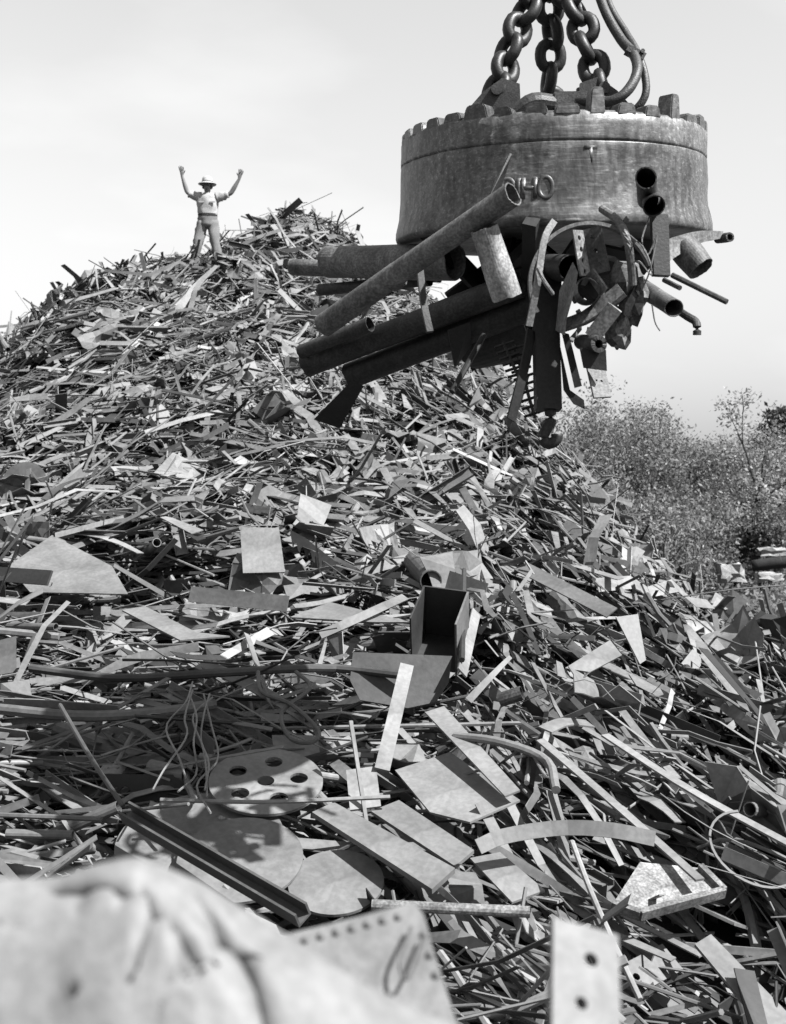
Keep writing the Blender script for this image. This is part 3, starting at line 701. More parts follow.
TEXT = dict(strip='mass of loose steel strips filling the scrap heap', rod='mass of thin rods and wires filling the scrap heap', plate='mass of plate offcuts filling the scrap heap',
            angle='mass of angle irons and channels filling the scrap heap', pipe='mass of short pipes filling the scrap heap', ring='scattered hoops and hoop pieces buried in the scrap heap', sheet='mass of crumpled sheets filling the scrap heap', chip='mass of small metal chips filling the scrap heap')
for kind in KINDS:
    vs, fs, ts, base = [], [], [], 0
    for i, pc in enumerate(pieces):
        if pc[0] != kind or i in chosen: continue
        vs.append(pc[1]); fs += [tuple(j + base for j in q) for q in pc[2]]; ts += [pc[3]] * len(pc[2]); base += len(pc[1])
    add(STUFF[kind], np.concatenate(vs), fs, M_SCRAP, ts, centre=False, label=TEXT[kind], cat='scrap metal', kind='stuff')

# ------------------------------------------------------------------ the lifting magnet
MC = np.array([(552 - CX) / FPX * 6.4, 6.4, CAMZ + (HZ - 161) / FPX * 6.4])
mag = empty('lifting_magnet', MC, 'huge round cast steel lifting magnet with toothed rim hanging from chains', 'lifting magnet', rot=(math.radians(5.0), math.radians(-0.7), 0))
MROT = np.array(mag.rotation_euler.to_matrix())
def mworld(p): return MC + MROT @ np.asarray(p, float)
dent = Noise(31)
def dented(vf, amp=0.015):
    v, f = np.array(vf[0], float), vf[1]
    a = np.arctan2(v[:, 1], v[:, 0]); r = np.hypot(v[:, 0], v[:, 1])
    k = 1 + amp * (dent(a * 5, v[:, 2] * 9) + 0.6 * dent(a * 13 + 7, v[:, 2] * 22)) * (r > 0.5)
    v[:, 0] *= k; v[:, 1] *= k
    return v, f
prof = [(0.0, -0.405), (0.62, -0.405), (0.64, -0.42), (0.74, -0.43), (0.805, -0.432), (0.826, -0.425), (0.834, -0.405), (0.83, -0.37), (0.818, -0.32), (0.808, -0.26), (0.803, -0.2), (0.801, -0.12), (0.8, -0.05), (0.801, -0.014), (0.799, -0.009), (0.792, -0.006)]
prof = [(a, -0.03 + b * 0.925) for a, b in prof]
v, f = dented(lathe(prof, 128)); add('casing', v, f, M_CAST, 0.26, mag, True)
prof = [(0.792, -0.006), (0.8, 0.0), (0.802, 0.006), (0.8, 0.03), (0.799, 0.06), (0.797, 0.1), (0.78, 0.112), (0.7, 0.115), (0.69, 0.1), (0.0, 0.105)]
prof = [(a, -0.03 + b * 1.22) for a, b in prof]
v, f = dented(lathe(prof, 128)); add('rim_ring', v, f, M_CAST, 0.28, mag, True)
# rim teeth all round the top
nt = 34
for i in range(nt):
    a = 2 * math.pi * (i + 0.3) / nt + R.normal(0, 0.012); h = 0.062 + R.uniform(-0.016, 0.016); wd = 0.122 + R.uniform(-0.025, 0.02)
    if i in (26, 29): h = 0.125; wd = 0.075
    e1 = np.array([math.cos(a), math.sin(a), 0]); e2 = np.array([-math.sin(a), math.cos(a), 0])
    c = e1 * 0.76 + np.array([0, 0, 0.085])
    poly = [(-wd / 2, 0), (wd / 2, 0), (wd / 2 * 0.8, h * 0.8), (wd / 2 * 0.6, h), (-wd / 2 * 0.6, h), (-wd / 2 * 0.8, h * 0.8)]
    pp = np.array([c + e1 * 0.035 + e2 * x + np.array([0, 0, z]) for x, z in poly])
    tv, tf = slab(pp, e1, 0.085); bmt = bmesh.new(); bvs = [bmt.verts.new(q) for q in tv]
    for q in tf: bmt.faces.new([bvs[x_] for x_ in q])
    bmesh.ops.bevel(bmt, geom=bmt.edges[:], offset=0.005, segments=2, affect='EDGES'); bmt.verts.index_update()
    add('rim_tooth', [q.co[:] for q in bmt.verts], [tuple(x_.index for x_ in g.verts) for g in bmt.faces], M_CAST, 0.2, mag); bmt.free()
# raised letters
def on_shell(u, z, dr): # u metres along the shell from the point facing the camera
    th = -math.pi / 2 + u / 0.8; r = np.interp(z, [-0.32, -0.26, -0.2, -0.12, -0.05], [0.818, 0.808, 0.803, 0.801, 0.8]) + dr
    return np.array([r * math.cos(th), r * math.sin(th), z])
def stroke(pts_, closed=False, dr=-0.001):
    return sweep(np.array([on_shell(u, z, dr) for u, z in pts_]), np.array([(-0.011, -0.006), (0.011, -0.006), (0.011, 0.003), (0.007, 0.008), (-0.007, 0.008), (-0.011, 0.003)]), up=(0.0, -1, 0), closed=closed)
lu = 0.02
def letter(u0, ch):
    mb = MB(); w, hh, z0 = {'O': 0.07, 'I': 0.02, 'H': 0.055, 'T': 0.06}[ch], 0.098, -0.3
    u0 = u0 - w / 2 - 0.105
    if ch == 'O': mb.add(stroke([(u0 + w / 2 + 0.9 * w / 2 * math.cos(a) * (1 if True else 0), z0 + hh / 2 + hh / 2 * math.sin(a)) for a in np.linspace(0, 2 * math.pi, 24, endpoint=False)], True), 0.18)
    if ch == 'I': mb.add(stroke([(u0 + w / 2, z0), (u0 + w / 2, z0 + hh / 2), (u0 + w / 2, z0 + hh)]), 0.18)
    if ch == 'H':
        for s in (0, w): mb.add(stroke([(u0 + s, z0), (u0 + s, z0 + hh / 2), (u0 + s, z0 + hh)]), 0.18)
        mb.add(stroke([(u0, z0 + hh / 2), (u0 + w / 2, z0 + hh / 2), (u0 + w, z0 + hh / 2)]), 0.18)
    if ch == 'T':
        z0 = -0.14
        mb.add(stroke([(u0 + w / 2, z0), (u0 + w / 2, z0 + 0.035), (u0 + w / 2, z0 + 0.07)], dr=-0.005), 0.16); mb.add(stroke([(u0, z0 + 0.07), (u0 + w / 2, z0 + 0.07), (u0 + w, z0 + 0.07)], dr=-0.005), 0.16)
    v, f, t = mb.get(); add('raised_letter', v, f, M_CAST, t, mag, True)
for ch, u in (('O', -0.207), ('I', -0.153), ('H', -0.105), ('O', -0.03), ('T', 0.18)): letter(u, ch)
# brackets and fittings on the top plate
LUG = [(-0.31, -0.12), (0.24, -0.12), (0.03, 0.28)]
for i, (lx, ly) in enumerate(LUG):
    for s in (-1, 1):
        sgn = -1 if lx < 0 else 1
        if i < 2: poly = [(0.27 * sgn, 0.1), (-0.13 * sgn, 0.1), (-0.12 * sgn, 0.36), (-0.03 * sgn, 0.39), (0.07 * sgn, 0.32)]
        else: poly = [(-0.1, 0.1), (0.1, 0.1), (0.08, 0.32), (-0.08, 0.32)]
        poly = np.array(poly); poly[:, 0] *= 1.0
        pp = np.array([(lx + x, ly + s * 0.055 + 0.015, z) for x, z in poly])
        add('chain_bracket', *slab(pp, (0, 1, 0), 0.03), M_CHAIN, 0.1, mag)
    add('bracket_pin', *tube(np.array([(lx, ly - 0.1, 0.33), (lx, ly + 0.1, 0.33)]), 0.03, 12), M_CHAIN, 0.09, mag)
add('terminal_box', *box((0.05, -0.3, 0.19), 0.17, 0.14, 0.18), M_CHAIN, 0.12, mag)
add('guard_pipe', *tube(smooth_path([(-0.25, -0.34, 0.15), (-0.15, -0.36, 0.23), (-0.04, -0.33, 0.23)], 10), 0.045, 12), M_CHAIN, 0.09, mag)
add('guard_pipe', *tube(smooth_path([(0.1, -0.33, 0.23), (0.2, -0.34, 0.22), (0.32, -0.3, 0.17)], 10), 0.045, 12), M_CHAIN, 0.09, mag)
# chains
def link_mesh(Lo=0.2, Wo=0.178, r=0.032):
    R_ = Wo / 2 - r; hl = Lo / 2 - r - R_; pts_ = []
    for a in np.linspace(-math.pi / 2, math.pi / 2, 9): pts_.append((R_ * math.sin(a), 0, hl + R_ * math.cos(a)))
    for a in np.linspace(math.pi / 2, 3 * math.pi / 2, 9): pts_.append((R_ * math.sin(a), 0, -hl + R_ * math.cos(a)))
    return sweep(np.array(pts_), ngon(r, 10), up=(0, 1, 0), closed=True)
lv, lf = link_mesh()
APEX = P(551, -62, 6.42)
for i, (lab, (lx, ly)) in enumerate(zip(('rusty chain to the left bracket of the magnet', 'rusty chain to the right bracket of the magnet', 'rusty middle chain hanging straight down to the magnet'), LUG)):
    a = mworld((lx, ly, 0.34)); axis = APEX - a; L = np.linalg.norm(axis); axis /= L
    ch = empty('hoist_chain', APEX, lab, 'chain', 'chains holding up the magnet')
    nl = max(5, int(round(L / 0.118))); pitch = L / nl
    q = np.array(Vector(axis).to_track_quat('Z', 'Y').to_matrix())
    lme = mesh_of('chain_link', lv, lf, 0.05, M_CHAIN, True)
    for k_ in range(nl + 1):
        p = a + axis * pitch * (k_ + 0.15)
        sag = 0.012 * math.sin(k_ * 2.1 + i)
        lo = bpy.data.objects.new('chain_link', lme); COL.objects.link(lo); lo.parent = ch
        rz_ = Matrix.Rotation(math.radians(12 + 90 * (k_ % 2) + R.normal(0, 9)), 3, 'Z'); ti = Matrix.Rotation(R.normal(0, 0.1), 3, 'X')
        m3 = Matrix(q.tolist()) @ rz_ @ ti
        m4 = m3.to_4x4(); m4.translation = Vector(p - APEX) + Vector((sag, 0, 0)); lo.matrix_local = m4
add('master_ring', *sweep(np.array([APEX + np.array([0.11 * math.cos(a), 0.02, 0.05 + 0.15 * math.sin(a)]) for a in np.linspace(0, 2 * math.pi, 28, endpoint=False)]), ngon(0.035, 10), up=(0, 1, 0), closed=True), M_CHAIN, 0.08, smooth=True, label='thick steel ring joining the three chains above the magnet', cat='ring')
# power cables
def cable(pp, r, lab):
    path = smooth_path([P(x, y, d) for x, y, d in pp], 40)
    return add('power_cable', *tube(path, r, 10), M_RUBBER, 0.07, smooth=True, label=lab, cat='cable', group='power cables of the magnet')
c1 = cable([(590, -40, 6.4), (603, 6, 6.3), (620, 38, 6.2), (634, 55, 6.1), (637, 72, 6.0), (628, 90, 5.95), (612, 101, 5.95), (590, 101, 6.0), (570, 100, 6.05)], 0.026, 'thick black cable looping back to the middle of the magnet top')
c2 = cable([(597, -40, 6.45), (609, 4, 6.36), (626, 33, 6.26), (637, 52, 6.16), (645, 76, 6.12), (645, 96, 6.1), (634, 110, 6.12), (622, 106, 6.2)], 0.02, 'thinner black cable dropping behind the right rim of the magnet')
cp = P(635, 54, 6.12); mb = MB()
mb.add(box(cp, 0.1, 0.07, 0.035, np.array(Euler((0, 0.5, 0)).to_matrix())), 0.06); mb.add(tube(np.array([cp + (0.03, -0.05, 0), cp + (0.03, 0.05, 0)]), 0.012, 6), 0.06)
v, f, t = mb.get(); add('cable_clamp', v - np.array(c1.location), f, M_RUBBER, t, c1)

# ------------------------------------------------------------------ what the magnet holds
def load(name, vf, tone, label, cat, mat=None, smooth=False):
    return add(name, vf[0], vf[1], mat or M_PIPE, tone, label=label, cat=cat, smooth=smooth)
def lpipe(a, b, r, wall=0.1, bend=0.0, n=36):
    a, b = P(*a), P(*b); s = np.linspace(0, 1, 7)
    v, f = hollow(a + np.outer(s, b - a) + np.outer(np.sin(s * math.pi) * bend, (0, 0, 1)), r, wall, n)
    ax = nrm(b - a); rr_ = np.random.default_rng(int(abs(a[0] * 1000)) + 3); N = 7 * n
    k = np.arange(len(v)) % n; ring_ = (np.arange(len(v)) % N) // n; ph = rr_.uniform(0, 6, 3)
    rag = (np.sin(k / n * 2 * math.pi * 2 + ph[0]) + 0.6 * np.sin(k / n * 2 * math.pi * 5 + ph[1]) + 0.5 * rr_.normal(0, 1, n)[k]) * r * 0.035
    v = v + np.outer(np.where((ring_ == 0) | (ring_ == 6), rag, 0), ax)
    cen = a + np.outer((v - a) @ ax, ax); v = cen + (v - cen) * (1 + 0.045 * np.sin(2 * (k / n * 2 * math.pi) + ph[2] + ring_ * 0.7))[:, None]
    return v, f
lp = load('steel_pipe', lpipe((323, 326, 5.75), (513, 194, 5.05), 0.054, 0.12, 0.004, 40), 0.27, 'long lone pipe slanting up across the magnet face, with a coupling', 'steel pipe', smooth=False)
ca, cb_ = P(390, 280, 5.5), P(398, 274.4, 5.47); v, f = hollow(np.array([ca, cb_]), 0.06, 0.12, 24); add('coupling', v - np.array(lp.location), f, M_PIPE, 0.2, lp)
load('steel_pipe', lpipe((484, 228, 5.12), (507, 297, 5.2), 0.063, 0.1), 0.6, 'short sunlit pale pipe hanging steeply below the magnet rim', 'steel pipe')
load('steel_pipe', lpipe((329, 262, 6.75), (455, 262, 6.15), 0.092, 0.08), 0.3, 'fat level pipe behind the long slanting pipe', 'steel pipe')
load('steel_pipe', lpipe((292, 267, 7.05), (440, 274, 6.55), 0.047, 0.1), 0.26, 'thinner level pipe sticking out farthest left below the fat one', 'steel pipe')
load('steel_pipe', lpipe((306, 365, 6.3), (520, 284, 5.75), 0.065, 0.1), 0.07, 'long shaded pipe running parallel under the slanting pipe', 'steel pipe')
load('steel_pipe', lpipe((301, 352, 6.2), (370, 324, 5.95), 0.037, 0.1), 0.07, 'thin short pipe end between the two long slanting pipes', 'steel pipe')
load('steel_pipe', lpipe((350, 376, 6.3), (540, 302, 5.8), 0.07, 0.1), 0.045, 'lowest long dark pipe of the slanting bundle', 'steel pipe')
load('steel_pipe', lpipe((320, 290, 6.9), (430, 280, 6.4), 0.033, 0.1), 0.08, 'slim dark pipe showing between the level pipes and bundle', 'steel pipe')
load('steel_drum', lpipe((470, 338, 6.2), (536, 318, 6.0), 0.17, 0.05), 0.05, 'dark fat drum underneath the load at the end of the bundle', 'steel drum')
load('steel_pipe', lpipe((536, 268, 5.9), (572, 268, 5.35), 0.062, 0.07), 0.09, 'short dark pipe with ragged mouth inside the hoop', 'steel pipe')
def lbar(pp, w, th, up, n=12, taper=None):
    path = smooth_path([P(*q) for q in pp], n) if len(pp) > 2 else np.array([P(*q) for q in pp])
    return sweep(path, rect(w, th), up, scale=None if taper is None else np.stack([np.linspace(1, taper, len(path)), np.ones(len(path))], 1))
# ring hoop
hc = P(592, 285, 5.42)
ring = np.array([hc + np.array([0.285 * math.cos(a), 0.05 * math.cos(a), 0.275 * math.sin(a)]) for a in np.linspace(math.radians(20), math.radians(208), 40)])
load('hoop', sweep(ring, rect(0.016, 0.045), up=(0, -1, 0.0)), 0.3, 'thin steel hoop arching over the load beneath the magnet', 'steel hoop')
load('steel_strap', lbar([(554, 221, 5.3), (544, 240, 5.25), (537, 285, 5.22), (529, 326, 5.25)], 0.03, 0.012, (0.3, -1, 0.1)), 0.34, 'speckled strap crossing the left side of the hoop', 'steel strap')
load('steel_rod', tube(smooth_path([P(538, 268, 5.2), P(544, 281, 5.2), P(553, 294, 5.25)], 8), 0.009, 8), 0.4, 'short bright rod bent beside the speckled strap', 'steel rod')
# perforated angle iron: two flanges with holes
mb = MB()
hs = [(0.17, 0, 0.012), (0.42, 0, 0.012), (0.66, 0, 0.012), (0.9, 0, 0.012)]
mb.add(strip_with_holes(P(578, 230, 5.3), P(586, 276, 5.3), np.array([0.028, 0.03, 0]), None, 0.008, hs, None), 0.5)
mb.add(strip_with_holes(P(590.5, 228, 5.33), P(600, 273, 5.33), np.array([0.045, -0.012, 0]), None, 0.008, [(0.2, 0, 0.011), (0.5, 0, 0.011), (0.8, 0, 0.011)], None), 0.15)
v, f, t = mb.get(); load('perforated_angle', (v, f), t, 'angle iron punched with rows of bolt holes under the hoop', 'angle iron')
load('bent_tube', tube(smooth_path([P(602, 209, 5.35), P(618, 221, 5.2), P(628, 243, 5.15), P(633, 285, 5.2)], 18), 0.018, 10), 0.3, 'bent grey tube curving down over the right side of the hoop', 'steel tube')
load('pipe_stub', lpipe((648, 200, 5.55), (646, 178, 5.05), 0.046, 0.12), 0.09, 'upper dark pipe stub pointing outward against the magnet face', 'pipe stub')
load('pipe_stub', lpipe((652, 196, 5.6), (654, 206, 5.1), 0.046, 0.12), 0.07, 'lower dark pipe stub pointing outward against the magnet face', 'pipe stub')
load('steel_slab', lbar([(659, 215, 5.3), (661, 276, 5.25)], 0.075, 0.03, (0.15, -1, 0.05), 3), 0.025, 'dark upright slab hanging below the pipe stubs', 'steel slab')
# forged strut at the right with a tube end
pp = smooth_path([P(660, 254, 5.5), P(680, 244, 5.55), P(700, 237, 5.6), P(722, 235, 5.65)], 12)
load('forged_strut', sweep(pp, rect(0.022, 0.1), up=(0, 0, 1), scale=np.stack([np.ones(12), np.linspace(1, 0.32, 12)], 1)), 0.5, 'pale tapered strut pointing right under the magnet edge', 'steel strut')
load('tube_end', lpipe((718, 239, 5.7), (730, 237, 5.6), 0.022, 0.35), 0.1, 'small dark tube at the tip of the pale strut', 'steel tube')
load('pipe_piece', lpipe((682, 246, 5.6), (701, 269, 5.55), 0.068, 0.1), 0.2, 'short wide pipe hanging beneath the pale strut', 'pipe piece')
load('steel_rod', tube(np.array([P(672, 275, 5.5), P(727, 302, 5.35)]), 0.013, 8), 0.13, 'pointed rod poking out to the far right', 'steel rod')
load('steel_rod', tube(np.array([P(664, 280, 5.5), P(680, 288, 5.4)]), 0.012, 8), 0.1, 'stubby rod just below the pointed rod', 'steel rod')
load('steel_pipe', lpipe((642, 288, 5.6), (674, 308, 5.2), 0.041, 0.1), 0.24, 'open pipe end facing out at the right of the load', 'steel pipe')
load('elbow_pipe', hollow(smooth_path([P(676, 309, 5.35), P(688, 317, 5.3), P(695, 321, 5.28), P(697, 326, 5.26), P(697, 335, 5.26)], 10), 0.018, 0.2, 12), 0.08, 'thin elbow pipe drooping at the far right bottom', 'steel pipe')
# lower middle of the load
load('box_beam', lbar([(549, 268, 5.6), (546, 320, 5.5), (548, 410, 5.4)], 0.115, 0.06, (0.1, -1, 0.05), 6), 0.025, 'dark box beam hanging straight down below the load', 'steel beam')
mb = MB(); mb.add(tube(smooth_path([P(549, 405, 5.42), P(551, 420, 5.42), P(546, 430, 5.42), P(543, 438, 5.42), P(548, 444, 5.42), P(556, 440, 5.42), P(557, 434, 5.42)], 20), 0.026, 10), 0.05)
v, f, t = mb.get(); load('hook', (v, f), t, 'dark curled hook below the hanging box beam', 'hook', smooth=True)
load('torn_sheet', slab([P(*q) for q in ((573, 262, 5.25), (578, 272, 5.2), (575, 290, 5.2), (567, 318, 5.25), (565, 335, 5.3), (556, 330, 5.4), (560, 290, 5.38))], (0.3, -1, 0.1), 0.006), 0.4, 'torn sheet edge curling beside the dark pipe mouth', 'steel sheet')
load('flat_bar', lbar([(562, 326, 5.35), (590, 315, 5.3), (622, 290, 5.25)], 0.075, 0.014, (0.2, -0.7, 0.6), 6), 0.25, 'grey flat bar slanting up across the middle of the load', 'steel bar')
load('steel_dish', hollow(np.array([P(590, 288, 5.4), P(586, 292, 5.22)]), 0.06, 0.08, 20), 0.1, 'dark round dish lying under the perforated angle', 'steel dish')
load('steel_bracket', lbar([(590, 272, 5.25), (604, 292, 5.22)], 0.012, 0.05, (0.3, -0.6, 0.7), 3), 0.32, 'thin bracket leaning over the round dish', 'steel bracket')
load('steel_block', lbar([(592, 337, 5.25), (615, 307, 5.2)], 0.07, 0.05, (0.3, -0.9, 0.45), 3), 0.5, 'pale worn block slanting in the middle of the load', 'steel block')
load('tube_roll', lpipe((582, 342, 5.4), (599, 344, 5.15), 0.036, 0.5), 0.12, 'small thick walled tube roll at the bottom of the load', 'steel tube')
load('strap_plate', strip_with_holes(P(591, 345, 5.3), P(603, 397, 5.22), np.array([0.04, 0.01, 0.0]), None, 0.014, [(0.68, -0.3, 0.005), (0.7, 0.25, 0.006)], None), 0.3, 'hanging strap plate with two small holes at its lower end', 'strap plate')
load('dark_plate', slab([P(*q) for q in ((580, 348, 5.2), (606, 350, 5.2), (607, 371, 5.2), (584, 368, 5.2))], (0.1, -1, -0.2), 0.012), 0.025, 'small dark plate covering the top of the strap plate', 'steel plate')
# crumpled lumps right of centre
rr = random.Random(4)
for q, (px, py, s, lab) in enumerate(((622, 285, 0.085, 'crumpled lump of sheet in the bent tube curve'), (632, 305, 0.07, 'crumpled lump of sheet at the right centre of the load'), (618, 330, 0.07, 'lowest crumpled lump of sheet by the pale block'),
                                      (640, 292, 0.05, 'small crumpled lump of sheet near the open pipe'), (606, 300, 0.05, 'small crumpled lump of sheet near the flat bar'))):
    bm = bmesh.new(); bmesh.ops.create_icosphere(bm, subdivisions=2, radius=s)
    for vv in bm.verts: vv.co *= 0.55 + 0.75 * rr.random(); vv.co.x *= 0.8; vv.co.z *= 1.25
    bm.verts.index_update(); v = np.array([x.co[:] for x in bm.verts]) + P(px, py, 5.38); f = [tuple(x.index for x in g.verts) for g in bm.faces]; bm.free()
    load('crumpled_sheet', (v, f), [0.08 + 0.3 * rr.random() for _ in f], lab, 'sheet metal')
load('dark_plate', slab([P(*q) for q in ((606, 326, 5.45), (640, 298, 5.45), (634, 322, 5.45), (618, 350, 5.45))], (0.3, -1, -0.1), 0.02), 0.06, 'dark angular plate at the lower right of the load', 'steel plate')
# toothed racks
for k_, (x0, y0, x1, y1, lab) in enumerate(((503, 342, 519, 378, 'left hand spiked comb strip hanging beside the box beam'), (514, 345, 535, 418, 'longer spiked comb strip hanging beside the box beam'))):
    a, b = P(x0, y0, 5.6), P(x1, y1, 5.5); mb = MB(); mb.add(tube(np.array([a, b]), 0.008, 6), 0.05); nspk = 6 if k_ == 0 else 10
    for i in range(nspk):
        c = a + (b - a) * (i + 0.5) / nspk; mb.add(tube(np.array([c - (0.045, 0, 0.012), c + (0.045, 0, 0.018)]), 0.007, 5), 0.05)
    v, f, t = mb.get(); load('comb_strip', (v, f), t, lab, 'comb strip')
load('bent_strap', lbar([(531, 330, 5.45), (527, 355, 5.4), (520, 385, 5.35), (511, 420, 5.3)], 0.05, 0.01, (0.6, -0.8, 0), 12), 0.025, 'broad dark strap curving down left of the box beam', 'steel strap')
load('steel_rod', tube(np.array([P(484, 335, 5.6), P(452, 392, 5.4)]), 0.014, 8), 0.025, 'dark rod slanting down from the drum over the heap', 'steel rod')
load('dark_plate', slab([P(*q) for q in ((352, 380, 5.2), (364, 386, 5.2), (340, 428, 5.6), (314, 419, 5.6))], (0.2, -1, 0.2), 0.012), 0.025, 'dark plate dangling from the lower end of the pipe bundle', 'steel plate')  # near-black tone paints in the shade it hangs in; lower edge tipped back
load('dark_plate', slab([P(*q) for q in ((448, 330, 5.7), (470, 322, 5.7), (472, 345, 5.95), (455, 368, 6.0))], (0.2, -1, 0.2), 0.012), 0.025, 'dark plate hanging under the middle of the pipe bundle', 'steel plate')  # shade under the bundle is put into this near-black tone
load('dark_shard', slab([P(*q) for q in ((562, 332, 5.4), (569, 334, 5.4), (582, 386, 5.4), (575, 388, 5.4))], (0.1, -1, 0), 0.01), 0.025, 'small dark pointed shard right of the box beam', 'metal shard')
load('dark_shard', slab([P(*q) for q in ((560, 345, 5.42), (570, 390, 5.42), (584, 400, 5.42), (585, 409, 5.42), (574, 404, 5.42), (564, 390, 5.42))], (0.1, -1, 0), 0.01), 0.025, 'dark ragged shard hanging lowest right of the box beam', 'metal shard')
load('blade', slab([P(*q) for q in ((510, 153, 5.35), (512, 154, 5.35), (500, 192, 5.25), (488, 200, 5.25), (495, 180, 5.28))], (0.2, -1, 0), 0.012), 0.025, 'dark thin blade sticking up in front of the raised letters', 'metal blade')
for k_, (lab, pp) in enumerate((('fine wire looped in front of the dark upright slab', [(650, 215, 5.15), (642, 240, 5.1), (648, 255, 5.1), (657, 235, 5.1), (650, 270, 5.1), (642, 290, 5.15)]),
                               ('fine wire crossing the loop beside the bent tube', [(630, 235, 5.15), (645, 250, 5.1), (652, 275, 5.1), (640, 262, 5.1), (634, 262, 5.15)]),
                               ('fine wire dangling below the open pipe end', [(652, 305, 5.2), (655, 322, 5.2), (660, 331, 5.2)]))):
    load('wire', tube(smooth_path([P(*q) for q in pp], 24), 0.0035, 5), 0.3, lab, 'wire')
load('dark_tangle_bar', lbar([(420, 270, 5.6), (424, 305, 5.45), (430, 332, 5.4)], 0.03, 0.02, (0.2, -1, 0), 6), 0.07, 'dark bar hanging across the pipe bundle', 'steel bar')
XT = np.random.default_rng(23)
spots_ = ['by the hoop top', 'by the perforated angle', 'over the round dish', 'by the bent tube', 'by the pale block', 'near the open pipe end', 'beside the upright slab', 'under the flat bar', 'beside the box beam top', 'by the tube roll', 'near the strap plate', 'behind the speckled strap']
where_ = [(575, 240), (592, 262), (590, 285), (625, 262), (610, 318), (648, 285), (645, 250), (580, 325), (560, 322), (600, 335), (585, 340), (545, 262)]
for k_, ((x_, y_), w_) in enumerate(list(zip(where_, spots_))[1::2]):
    a_ = P(x_, y_, 5.65 + XT.uniform(-0.1, 0.25)); d1 = nrm((XT.normal(0, 0.7), XT.normal(0, 0.3), XT.normal(-0.2, 0.8))); Lx = XT.uniform(0.07, 0.15); cv_ = nrm(XT.normal(0, 1, 3)) * XT.uniform(0.03, 0.09)
    s_ = np.linspace(-1, 1, 9); pth = a_ + np.outer(s_ * Lx, d1) + np.outer(s_ * s_ - 0.4, cv_) + np.cumsum(XT.normal(0, 0.006, (9, 3)), 0)
    load('bent_strip', sweep(pth, rect(XT.uniform(0.012, 0.035), 0.006), nrm((0.3, -1, 0.3)) + XT.normal(0, 0.25, (9, 3))), XT.uniform(0.04, 0.25), 'small bent strip tangled in the load %s' % w_, 'bent strip', M_SCRAP)
# dark filler bars at the pole face, added so the load's underside reads dark
rr = np.random.default_rng(9)
ORDN = 'first second third fourth fifth sixth seventh eighth ninth tenth eleventh last'.split()
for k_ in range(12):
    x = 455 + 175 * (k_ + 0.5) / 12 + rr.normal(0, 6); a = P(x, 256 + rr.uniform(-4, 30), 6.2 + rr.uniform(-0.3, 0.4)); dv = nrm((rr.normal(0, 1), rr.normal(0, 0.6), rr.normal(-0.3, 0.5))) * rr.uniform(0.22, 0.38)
    load('dark_filler_bar', sweep(np.array([a - dv, a + dv]), rect(rr.uniform(0.07, 0.16), rr.uniform(0.02, 0.08)), nrm(rr.normal(0, 1, 3))), 0.02 + 0.04 * rr.random(), 'dark filler bar jammed against the magnet underside, %s of twelve from the left' % ORDN[k_], 'steel bar', M_SCRAP).__setitem__('group', 'bars jammed under the magnet')

# ------------------------------------------------------------------ the man on the summit
MD = 24.3
mf = P(206, 266, MD)
man = empty('person', mf, 'person in light shirt, dark trousers and sun hat, both arms raised, atop the heap', 'person')
def mp_(px, py, dy=0.0):  # pixel -> local metres at the man's distance
    return P(px, py, MD) - mf + np.array([0, dy, 0])
S = 50
# body: one skinned skeleton
sk_v, sk_e, sk_r = [], [], []
def sv(p, r, parent=None):
    sk_v.append(tuple(p)); sk_r.append(r); i = len(sk_v) - 1
    if parent is not None: sk_e.append((parent, i))
    return i
hip = sv(mp_(207.5, 217), 0.13); waist = sv(mp_(207.5, 211), 0.125, hip); chest = sv(mp_(207.5, 202), 0.12, waist); upc = sv(mp_(207.5, 197.5), 0.09, chest)
neck = sv(mp_(207.5, 193.5), 0.055, upc); hd0 = sv(mp_(207.5, 190.5, -0.02), 0.07, neck); hd1 = sv(mp_(207.5, 186, -0.02), 0.092, hd0); hd2 = sv(mp_(207.5, 182.5, -0.01), 0.08, hd1)
def arm(s, sh, el, wr, hnd):
    a = sv(sh, 0.045, upc); e = sv(el, 0.05, a); m = sv(el * 0.6 + wr * 0.4, 0.05, e); w = sv(wr, 0.028, m)
    return w
wl_ = arm(-1, mp_(197, 197), mp_(187.5, 193, -0.03), mp_(182.6, 176.5, -0.08), None)
wr_ = arm(1, mp_(218, 197), mp_(231, 194, -0.03), mp_(240, 179.5, -0.08), None)
def hand(w, wp, up_, s):
    up_ = nrm(up_); pal = sv(wp + up_ * 0.06, 0.036, w); sd = np.array([1.0, 0, 0]) - up_[0] * up_; sd = nrm(sd)
    for k_, (o, ln) in enumerate(((-0.033, 0.075), (-0.011, 0.085), (0.011, 0.08), (0.033, 0.062))):
        b0 = sv(wp + up_ * 0.1 + sd * o, 0.0115, pal); b1 = sv(wp + up_ * (0.1 + ln * 0.55) + sd * o * 1.25 + (0, -0.012, 0), 0.0105, b0); sv(wp + up_ * (0.1 + ln) + sd * o * 1.35 + (0, -0.04, 0), 0.009, b1)
    t0 = sv(wp + up_ * 0.055 - sd * s * 0.045, 0.014, pal); sv(wp + up_ * 0.095 - sd * s * 0.075 + (0, -0.02, 0), 0.011, t0)
hand(wl_, mp_(182.6, 176.5, -0.08), (-0.05, -0.15, 1), -1); hand(wr_, mp_(240, 179.5, -0.08), (0.25, -0.15, 1), 1)
for s, kx, fx in ((-1, 197.5, 193.5), (1, 214, 219)):
    h_ = sv(mp_(207.5 + s * 4.5, 222), 0.095, hip); kn = sv(mp_(kx if s < 0 else kx + 1, 244, -0.04), 0.06, h_); an = sv(mp_(fx, 263), 0.042, kn); sv(mp_(fx + s * 1.5, 265, -0.16), 0.038, an)
